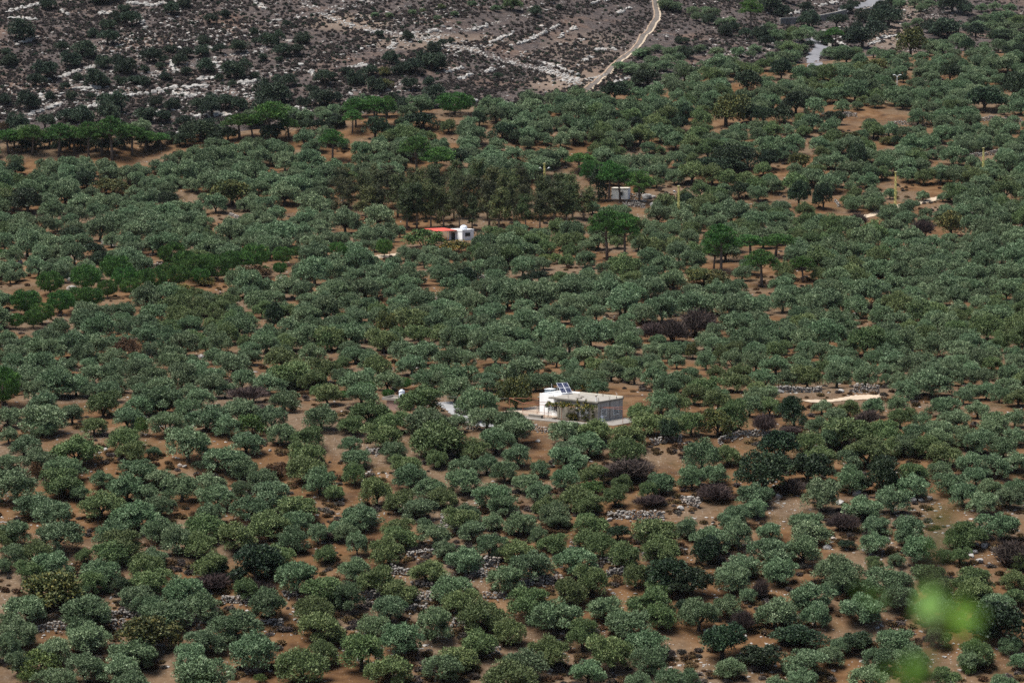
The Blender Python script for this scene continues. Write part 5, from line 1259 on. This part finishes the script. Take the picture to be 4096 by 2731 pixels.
V_, F_, T_ = leaf_cloud(gv, puffs, 34, .22, .18, out=.5, up=.2, rnd=.8); link('foliage', mesh_np('vine_leaves', V_, F_, M['yellow_leaf'], np.clip(T_*.95,0,1)), vine)
st = MB()
for a, z in ((-10.0,2.5),(-7.6,2.2),(-4.4,2.5),(-3.4,2.5)):
    p = [H(a+.1*math.sin(k*1.9), -.9-.2*math.cos(k*1.3), z*k/5) for k in range(6)]; st.tube([rel(q) for q in p], .06, 6)
    st.tube([rel(p[4]), rel(p[5]+Vector((.5,0,.1)))], .04, 5)
st.build('stem', M['bark'], vine)
# cable sagging in from the left
a, b = plane_at(1775, 1583, HOUSE.z+3.1), plane_at(2030, 1592, HOUSE.z+3.0); a = a + Vector((-6, 4, .3))
cb = MB().tube([tuple(a+(b-a)*t+Vector((0,0,-.9*4*t*(1-t)*.5))) for t in np.linspace(0,1,14)], .025, 5); o = cb.build('power_cable', M['hose']); tag(o, 'thin sagging cable strung from the trees to the house', 'cable')

# ---------------------------------------------------------------- the white hut with the red awning
c45, s45 = math.cos(R(45)), math.sin(R(45))
UM = Matrix(((s45,c45,0,HUT.x),(-s45,c45,0,HUT.y),(0,0,1,HUT.z),(0,0,0,1)))     # x: left face towards the front corner (origin), y: right face going back
# local x = -(distance along the left face), local y = distance along the right face; faces: left face is y=0, right face is x=0
hut = placed('white_hut', 'small white hut with flat parapet roof beside the red awning', 'hut', mw=UM)
MB().box((-5.1,0,-.8),(0,4.3,2.45)).build('walls', M['whitewash'], hut)
pr = MB().box((-5.2,-.08,2.453),(.08,.12,2.92)).box((-.12,.12,2.453),(.08,4.38,2.92)).box((-5.2,.12,2.453),(-5.0,4.38,2.92)).box((-5.0,4.18,2.453),(-.12,4.38,2.92)).box((-5.0,.12,2.453),(-.12,4.18,2.60)); pr.build('parapet', M['whitewash'], hut)
dr = MB().box((-4.2,-.03,.0),(-2.75,-.004,2.05)).build('door', M['dark'], hut)
wd = MB().box((.004,1.05,1.1),(.03,2.95,2.05)).build('window', M['dark'], hut)
MB().box((.031,1.0,2.05),(.06,3.0,2.12)).box((.031,1.0,1.03),(.06,3.0,1.1)).build('frame', M['cream'], wd)
tk = placed('water_tank', 'round blue-grey water tank on the white hut roof', 'water tank', mw=UM @ Matrix.Translation((-1.7,2.2,2.60)))
MB().lathe([(.55,0),(.80,.14),(.96,.45),(.96,.85),(.80,1.16),(.50,1.34),(.30,1.39)], 24).build('body', M['tank_white'], tk, smooth_=True)
MB().lathe([(.31,1.39),(.31,1.47),(.1,1.50)], 16).build('cap', M['tank_grey'], tk)
MB().lathe([(.965,.44),(.985,.47),(.965,.50)], 24).lathe([(.965,.80),(.985,.83),(.965,.86)], 24).build('ribs', M['tank_white'], tk)
aw = placed('awning', 'red corrugated metal awning on thin posts beside the white hut', 'awning', mw=UM)
# sheet corners: along the left face (x) and outward (y negative)
cr = [(-1.85,-.10,2.72),(-1.85,-7.6,2.80),(-7.0,-7.6,3.25),(-7.0,-.10,3.12)]
mb = MB(); nx = 64; vs = []
for i in range(nx+1):
    for j in (0, 1):
        t = i/nx; a = [cr[0][k]*(1-j)+cr[1][k]*j for k in range(3)]; b = [cr[3][k]*(1-j)+cr[2][k]*j for k in range(3)]
        vs.append((a[0]+(b[0]-a[0])*t, a[1]+(b[1]-a[1])*t, a[2]+(b[2]-a[2])*t+.05*(i % 2)))
vs2 = [(x,y,z-.03) for x,y,z in vs]; n = len(vs)
fs = [(2*i,2*i+1,2*i+3,2*i+2) for i in range(nx)]+[(n+2*i+2,n+2*i+3,n+2*i+1,n+2*i) for i in range(nx)]
fs += [(2*i,2*i+2,n+2*i+2,n+2*i) for i in range(nx)]+[(2*i+3,2*i+1,n+2*i+1,n+2*i+3) for i in range(nx)]+[(0,n,n+1,1),(2*nx,2*nx+1,n+2*nx+1,n+2*nx)]
mb.add(vs+vs2, fs); mb.build('sheet', M['red_sheet'], aw)
for x, y, z in ((-1.95,-7.4,2.75),(-6.9,-7.4,3.2),(-4.4,-7.4,2.97),(-6.9,-2.5,3.1),(-1.95,-3.6,2.7)): MB().tube([(x,y,-1.2),(x,y,z-.04)], .05, 6).build('post', M['white_bar'], aw)
MB().tube([(-1.95,-7.4,2.6),(-6.9,-7.4,3.04)], .045, 6).tube([(-1.95,-3.6,2.6),(-6.9,-3.6,3.0)], .045, 6).build('beam', M['white_bar'], aw)
# small white tank low in the olives
q = G(1925, 1003); t = tag(empty('water_tank', q), 'small white plastic tank half hidden in olives below the hut', 'water tank')
MB().lathe([(.5,0),(.55,.1),(.55,.9),(.42,1.1),(.2,1.18)], 18).build('body', M['lamp_white'], t, smooth_=True); MB().lathe([(.2,1.18),(.2,1.28),(.05,1.3)], 12).build('cap', M['lamp_white'], t)
# white sack on a post
q = G(1124, 1142); t = tag(empty('white_sack', q), 'white and grey sack hung on a post between pines and olives', 'sack')
gq = np.random.default_rng(8); V_ = rock_verts(gq, ICO_V, 5)*np.array([.55,.4,.75])+np.array([0,-.1,1.35]); link('bag', mesh_np('bag', V_, ICO_F, M['lamp_white'], smooth_=True), t)
V_ = rock_verts(gq, ICO_V, 5)*np.array([.62,.45,.6])+np.array([.05,-.12,.55]); link('lower_bag', mesh_np('lower_bag', V_, ICO_F, M['board'], smooth_=True), t)
MB().tube([(0,.3,-.4),(0,.3,2.0)], .05, 6).build('post', M['bark'], t)

# ---------------------------------------------------------------- the lodge up the slope
cL, sL = math.cos(R(12)), math.sin(R(12))
LM_ = Matrix(((cL,sL,0,LODGE.x),(-sL,cL,0,LODGE.y),(0,0,1,LODGE.z),(0,0,0,1)))
lodge = placed('white_lodge', 'small plain white house behind pines on the upper slope', 'house', mw=LM_)
MB().box((-4.9,0,-1.2),(0,4.6,3.15)).build('walls', M['whitewash'], lodge)
MB().box((-5.0,-.1,3.153),(.1,4.7,3.32)).build('roof', M['cream'], lodge)
w = MB().box((-2.35,-.05,1.15),(-1.55,-.004,2.2)).build('window', M['dark'], lodge)
MB().box((-2.45,-.055,1.05),(-1.45,-.006,1.148)).box((-2.45,-.055,2.202),(-1.45,-.006,2.3)).box((-2.45,-.055,1.149),(-2.352,-.006,2.201)).box((-1.548,-.055,1.149),(-1.45,-.006,2.201)).build('frame', M['cream'], w)
MB().tube([(-1.6,-.01,2.75),(-1.6,-.25,2.9)], .05, 6).lathe([(.12,2.8),(.2,2.95),(.05,3.0)], 10, (-1.6,-.3,0)).build('wall_lamp', M['lamp_white'], lodge)
o = MB().box((-6.5,-3.2,-1.6),(6.2,-.1,-.02)).box((.12,-.09,-1.6),(6.2,3.0,-.015)).build('lodge_terrace', M['apron']); o.matrix_world = LM_; tag(o, kind='structure')
for k, (pl, lb) in enumerate(([(.4,3.4,0),(6.4,3.2,0)], 'rough stone wall behind the terrace right of the lodge'), ([(-6.3,-3.7,-1.6),(6.0,-3.7,-1.9)], 'rubble wall under the front of the lodge terrace')) if False else []: pass
for (a, b, z, lb) in ((( .4,3.6),(6.6,3.3),0.0,'rough stone wall behind the terrace right of the lodge'),((-6.4,-3.75),(6.2,-3.75),-1.7,'rubble wall under the front of the lodge terrace')):
    items = []; a, b = Vector((*a,0)), Vector((*b,0)); L = (b-a).length; s = 0
    while s < L:
        p = a+(b-a)*(s/L); zz = 0
        while zz < 1.55: q = go_.uniform(.22,.4); items.append((p.x+go_.normal()*.08, p.y+go_.normal()*.1, z+zz+.1, (q*1.2,q,q*.85), go_.random()*3)); zz += q*1.25
        s += .45
    o = link('stone_wall', rock_mesh(go_, items, M['wall_stone'], (ICO1_V, ICO1_F))); o.matrix_world = LM_; tag(o, lb, 'stone wall', kind='thing')
cv = placed('rock_shelter', 'rounded grey boulder with a black hollow on the lodge terrace', 'boulder', mw=LM_)
V_ = rock_verts(np.random.default_rng(77), ICO_V, 4)*np.array([1.6,.9,1.2])+np.array([7.0,1.2,.5]); link('rock', mesh_np('rock', V_, ICO_F, M['wall_stone'], smooth_=True), cv)
V_ = rock_verts(np.random.default_rng(78), ICO_V, 6)*np.array([.5,.5,.8])+np.array([5.9,.6,.55]); link('hollow', mesh_np('hollow', V_, ICO_F, M['dark']), cv)  # solid black lump: the shade inside the opening is put into its colour
# ---------------------------------------------------------------- the pink shed with the white tank
SM = Matrix(((.88,.47,0,SHED.x),(-.47,.88,0,SHED.y),(0,0,1,SHED.z),(0,0,0,1)))
shed = placed('pink_shed', 'low pink shed with a concrete block parapet, half behind olives', 'shed', mw=SM)
MB().box((-1.4,-.3,-.6),(2.4,2.8,1.75)).build('walls', M['pink'], shed)
MB().box((-2.2,-.6,1.753),(2.6,-.38,2.2)).box((-2.2,2.9,1.753),(2.6,3.1,2.2)).box((-2.2,-.38,1.753),(-2.0,2.9,2.2)).box((2.4,-.38,1.753),(2.6,2.9,2.2)).box((-2.0,-.38,1.753),(2.4,2.9,1.88)).build('parapet', M['block'], shed)
tk = placed('water_tank', 'white cylindrical water tank with a looped black hose on the pink shed', 'water tank', mw=SM @ Matrix.Translation((1.2,.5,1.88)))
MB().lathe([(.50,0),(.52,.05),(.52,1.45),(.44,1.58),(.22,1.66)], 22).build('body', M['tank_white'], tk, smooth_=True)
MB().lathe([(.22,1.66),(.22,1.78),(.06,1.80)], 14).build('cap', M['lamp_white'], tk)
MB().tube([(.50*math.cos(a)*1.06, .5*math.sin(a)*1.06, 1.25+.33*math.sin(a*1.0+2.2)) for a in np.linspace(-2.6,-.3,12)], .035, 6).build('hose', M['hose'], tk)

# ---------------------------------------------------------------- yellow lattice power poles
def lattice_pole(u, v0, v1, label, wbase=.62, lamps=(), block=True):
    p = G(u, v0); h = (v0-v1)*p.length/FPX
    t = tag(empty('power_pole', p, .5), label, 'power pole', 'yellow lattice power poles')
    legs = MB(); lac = MB(); top = wbase*.45
    cs = [(-1,-1),(1,-1),(1,1),(-1,1)]
    at = lambda c, z: ((wbase/2+(top-wbase)/2*z/h)*c[0], (wbase/2+(top-wbase)/2*z/h)*c[1], z)
    for c in cs: legs.tube([at(c,-.6), at(c,h)], .062, 4)
    n = int(h/.62)
    for i in range(n):
        z0, z1 = i*h/n, (i+1)*h/n
        for k in range(4):
            a, b = cs[k], cs[(k+1)%4]
            lac.tube([at(a,z0), at(b,z1)] if i % 2 else [at(b,z0), at(a,z1)], .036, 4, cap=False)
    legs.build('leg_frame', M['yellow_paint'], t); lac.build('lacing', M['yellow_paint'], t)
    MB().box((-top*1.3,-top*1.3,h),(top*1.3,top*1.3,h+.12)).build('cap', M['yellow_paint'], t)
    if block: MB().box((-.6,-.6,-.6),(.6,.6,.45)).build('footing', M['block'], t)
    for sx in lamps:
        z = h-1.6
        arm = MB().tube([(sx*.2,0,z-.7),(sx*.7,0,z-.15),(sx*1.1,0,z+.15)], .05, 6).build('lamp_arm', M['block'], t)
        MB().tube([(sx*1.0,0,z+.1),(sx*1.5,0,z+.36),(sx*1.75,0,z+.36)], [.08,.15,.07], 8).build('lamp_head', M['lamp_white'], arm)
    for k in (-1,1): MB().tube([(k*.15,0,h+.12),(k*.15,0,h+.32)], .05, 6).build('insulator', M['lamp_white'], t)
    return t
lattice_pole(2178, 785, 655, 'yellow lattice pole with two white street lamps beside the eucalyptus wood', lamps=(-1,1))
lattice_pole(2714, 893, 746, 'yellow lattice pole with one lamp right of the white lodge', lamps=(-1,))
lattice_pole(3581, 848, 691, 'yellow lattice pole on a concrete footing beside the pale dirt track')
lattice_pole(3932, 724, 596, 'yellow lattice pole highest on the right terraces')
# street lamp among the olives near the crest
q = G(3588, 345); t = tag(empty('street_lamp', q), 'white double-armed street lamp rising out of olives near the crest', 'street lamp')
hh = (345-301)*q.length/FPX
MB().tube([(0,0,-.5),(0,0,hh-.9)], .09, 7).build('post', M['lamp_white'], t)
for sx in (-1,1):
    a = MB().tube([(0,0,hh-.9),(sx*.35,0,hh-.25),(sx*.9,0,hh)], .08, 6).build('lamp_arm', M['lamp_white'], t); MB().tube([(sx*.8,0,hh),(sx*1.5,0,hh-.06)], [.14,.1], 8).build('lamp_head', M['lamp_white'], a)

# ---------------------------------------------------------------- fence posts, a picker
for k, (u_, v_) in enumerate(((1392,1042),(1404,1040),(1417,1030),(1557,1024),(1618,995))):
    q = G(u_, v_); o = MB().tube([(0,0,-.3),(.03,0,.8),(0,0,1.6)], .07, 6).build('fence_post', M['rust']); o.location = q
    tag(o, 'thin rusty fence post by the track left of the hut, %s from the left' % ordn(k), 'fence post', 'fence posts by the track')
def person(p, label, facing=0.0):
    t = tag(empty('person', p, facing), label, 'person')
    J = {'pelvis':((0,0,.92),.15),'chest':((0,.05,1.28),.17),'neck':((0,.07,1.48),.06),'head':((0,.10,1.62),.105),'crown':((0,.11,1.74),.07),
         'hipL':((-.10,0,.88),.11),'kneeL':((-.12,.04,.48),.075),'ankL':((-.12,0,.08),.05),'toeL':((-.13,.16,.03),.04),
         'hipR':((.10,0,.88),.11),'kneeR':((.12,-.02,.48),.075),'ankR':((.13,-.08,.08),.05),'toeR':((.14,.08,.03),.04),
         'shL':((-.19,.05,1.40),.075),'elL':((-.30,.18,1.20),.05),'wrL':((-.24,.40,1.30),.035),'haL':((-.23,.48,1.34),.03),
         'shR':((.19,.05,1.40),.075),'elR':((.32,.14,1.18),.05),'wrR':((.26,.36,1.24),.035),'haR':((.25,.44,1.28),.03)}
    names = list(J); E = [('pelvis','chest'),('chest','neck'),('neck','head'),('head','crown'),('pelvis','hipL'),('hipL','kneeL'),('kneeL','ankL'),('ankL','toeL'),('pelvis','hipR'),('hipR','kneeR'),('kneeR','ankR'),('ankR','toeR'),
         ('chest','shL'),('shL','elL'),('elL','wrL'),('wrL','haL'),('chest','shR'),('shR','elR'),('elR','wrR'),('wrR','haR')]
    def skin(nm, keep, m, grow):
        ids = {n: i for i, n in enumerate(keep)}
        me = bpy.data.meshes.new(nm); me.from_pydata([J[n][0] for n in keep], [(ids[a], ids[b]) for a, b in E if a in ids and b in ids], []); me.materials.append(m)
        o = link(nm, me, t); md = o.modifiers.new('skin','SKIN'); sk = me.skin_vertices[0].data
        for n in keep: sk[ids[n]].radius = (J[n][1]*grow,)*2
        sk[0].use_root = True; o.modifiers.new('sub','SUBSURF').levels = 1; return o
    skin('body', names, plain('skin', (.35,.2,.14), .6, .3, .05), 1.0)
    skin('jacket', ['pelvis','chest','shL','elL','wrL','shR','elR','wrR'], plain('jacket', (.30,.31,.33), .9, .1, .1), 1.14)
    skin('trousers', ['pelvis','hipL','kneeL','ankL','hipR','kneeR','ankR'], plain('trousers', (.03,.03,.035), .9, .1, .1), 1.12)
    V_ = ICO1_V*np.array([.115,.12,.085])+np.array([0,.09,1.70]); link('hair', mesh_np('hair', V_, ICO1_F, plain('hair', (.02,.015,.012), .8, .2, .1), smooth_=True), t)
    return t
person(G(3505, 388), 'person in grey top and dark trousers picking under an olive near the crest', .4)
q = G(3526, 384); t = tag(empty('bucket', q), 'red and white bucket on the soil beside the picker', 'bucket'); MB().lathe([(.2,0),(.28,.38),(.25,.37)], 14).build('body', plain('red_plastic', (.5,.03,.03), .5, .4, .05), t); MB().lathe([(.29,.38),(.29,.44),(.1,.45)], 14).build('lid', M['lamp_white'], t)

# ---------------------------------------------------------------- sapling close to the camera, out of focus
fg = np.random.default_rng(17)
def near_pt(u, v, d):
    x, f, z = ray(u, v); return Vector((float(x/f*d), d, float(CAMZ+z/f*d)))
D0 = 3.6
base = near_pt(3790, 3050, D0); base.z = float(zat(base.x, base.y))
sap = tag(empty('sapling', base), 'blurred bright green leafy sapling close to the camera at the right', 'sapling')
LEAF = [(3850,2400,100),(3870,2450,80),(3820,2480,90),(3720,2410,100),(3760,2460,90),(3690,2440,70),(3460,2370,50),(3520,2385,50),(3740,2110,60),(3760,2060,60),(3790,2030,60),(3730,2150,50),(3752,2190,60),(3745,2260,50),(3738,2330,50),
        (3650,2690,70),(3700,2640,60),(3620,2640,50),(3560,2690,50),(3800,2080,60),(3735,2230,40),(3870,2520,60)]
Vs = []; Fs = []; Ts = []; n = 0
stem = [near_pt(3700,2950,D0), near_pt(3720,2700,D0), near_pt(3745,2450,D0), near_pt(3742,2250,D0+.03), near_pt(3765,2060,D0+.05)]
mb = MB().tube([rel_ for rel_ in [tuple(Vector((0,0,-.2)))]+[tuple(q-base) for q in stem]], [.012,.008,.006,.005,.004,.002], 6)
for u_, v_, r_ in LEAF:
    c = near_pt(u_, v_, D0+fg.normal()*.12)-base; L = r_*2*D0/FPX; k = min(stem, key=lambda q: (q-base-c).length)-base
    mb.tube([tuple(k), tuple(c)], [.003,.0015], 5)
    t = (c-k).normalized(); t = (t+Vector(fg.normal(size=3))*.35).normalized(); s_ = t.cross(Vector((-.2+fg.normal()*.3,-.5,1))).normalized(); nn_ = t.cross(s_)
    prof_ = [(0,0),(.25,.32),(.5,.42),(.75,.30),(1,0)]
    m0 = n
    for a, w in prof_:
        for sg in (-1,0,1): Vs.append(tuple(c+t*(a-.5)*L+s_*(sg*w*L*.6)+nn_*(abs(sg)*.05*L))); n += 1
    for i in range(4):
        for j in range(2): Fs.append((m0+i*3+j, m0+i*3+j+1, m0+i*3+j+4, m0+i*3+j+3)); Ts.append(fg.random())
Ts = [.6 if i//8 in (0, 1, 2) else min(x, .3) for i, x in enumerate(Ts)]
mb.build('stem', M['bark'], sap); link('foliage', mesh_np('sapling_leaves', np.array(Vs), np.array(Fs), M['shoot'], np.array(Ts), smooth_=True), sap)
HAZE = 0.00001
# ---------------------------------------------------------------- air
def haze(density):
    m = bpy.data.materials.new('haze'); m.use_nodes = True; ns = m.node_tree.nodes; ls = m.node_tree.links
    ns.clear(); out = ns.new('ShaderNodeOutputMaterial'); v = ns.new('ShaderNodeVolumePrincipled')
    v.inputs['Color'].default_value = (.80,.88,1.0,1); v.inputs['Density'].default_value = density; v.inputs['Anisotropy'].default_value = .1
    ls.new(v.outputs[0], out.inputs['Volume'])
    zlo = float(Z.min())-1; o = MB().box((-1800,-60,zlo),(1800,6100,CAMZ+90)).build('haze', m); tag(o, kind='stuff')
haze(HAZE)
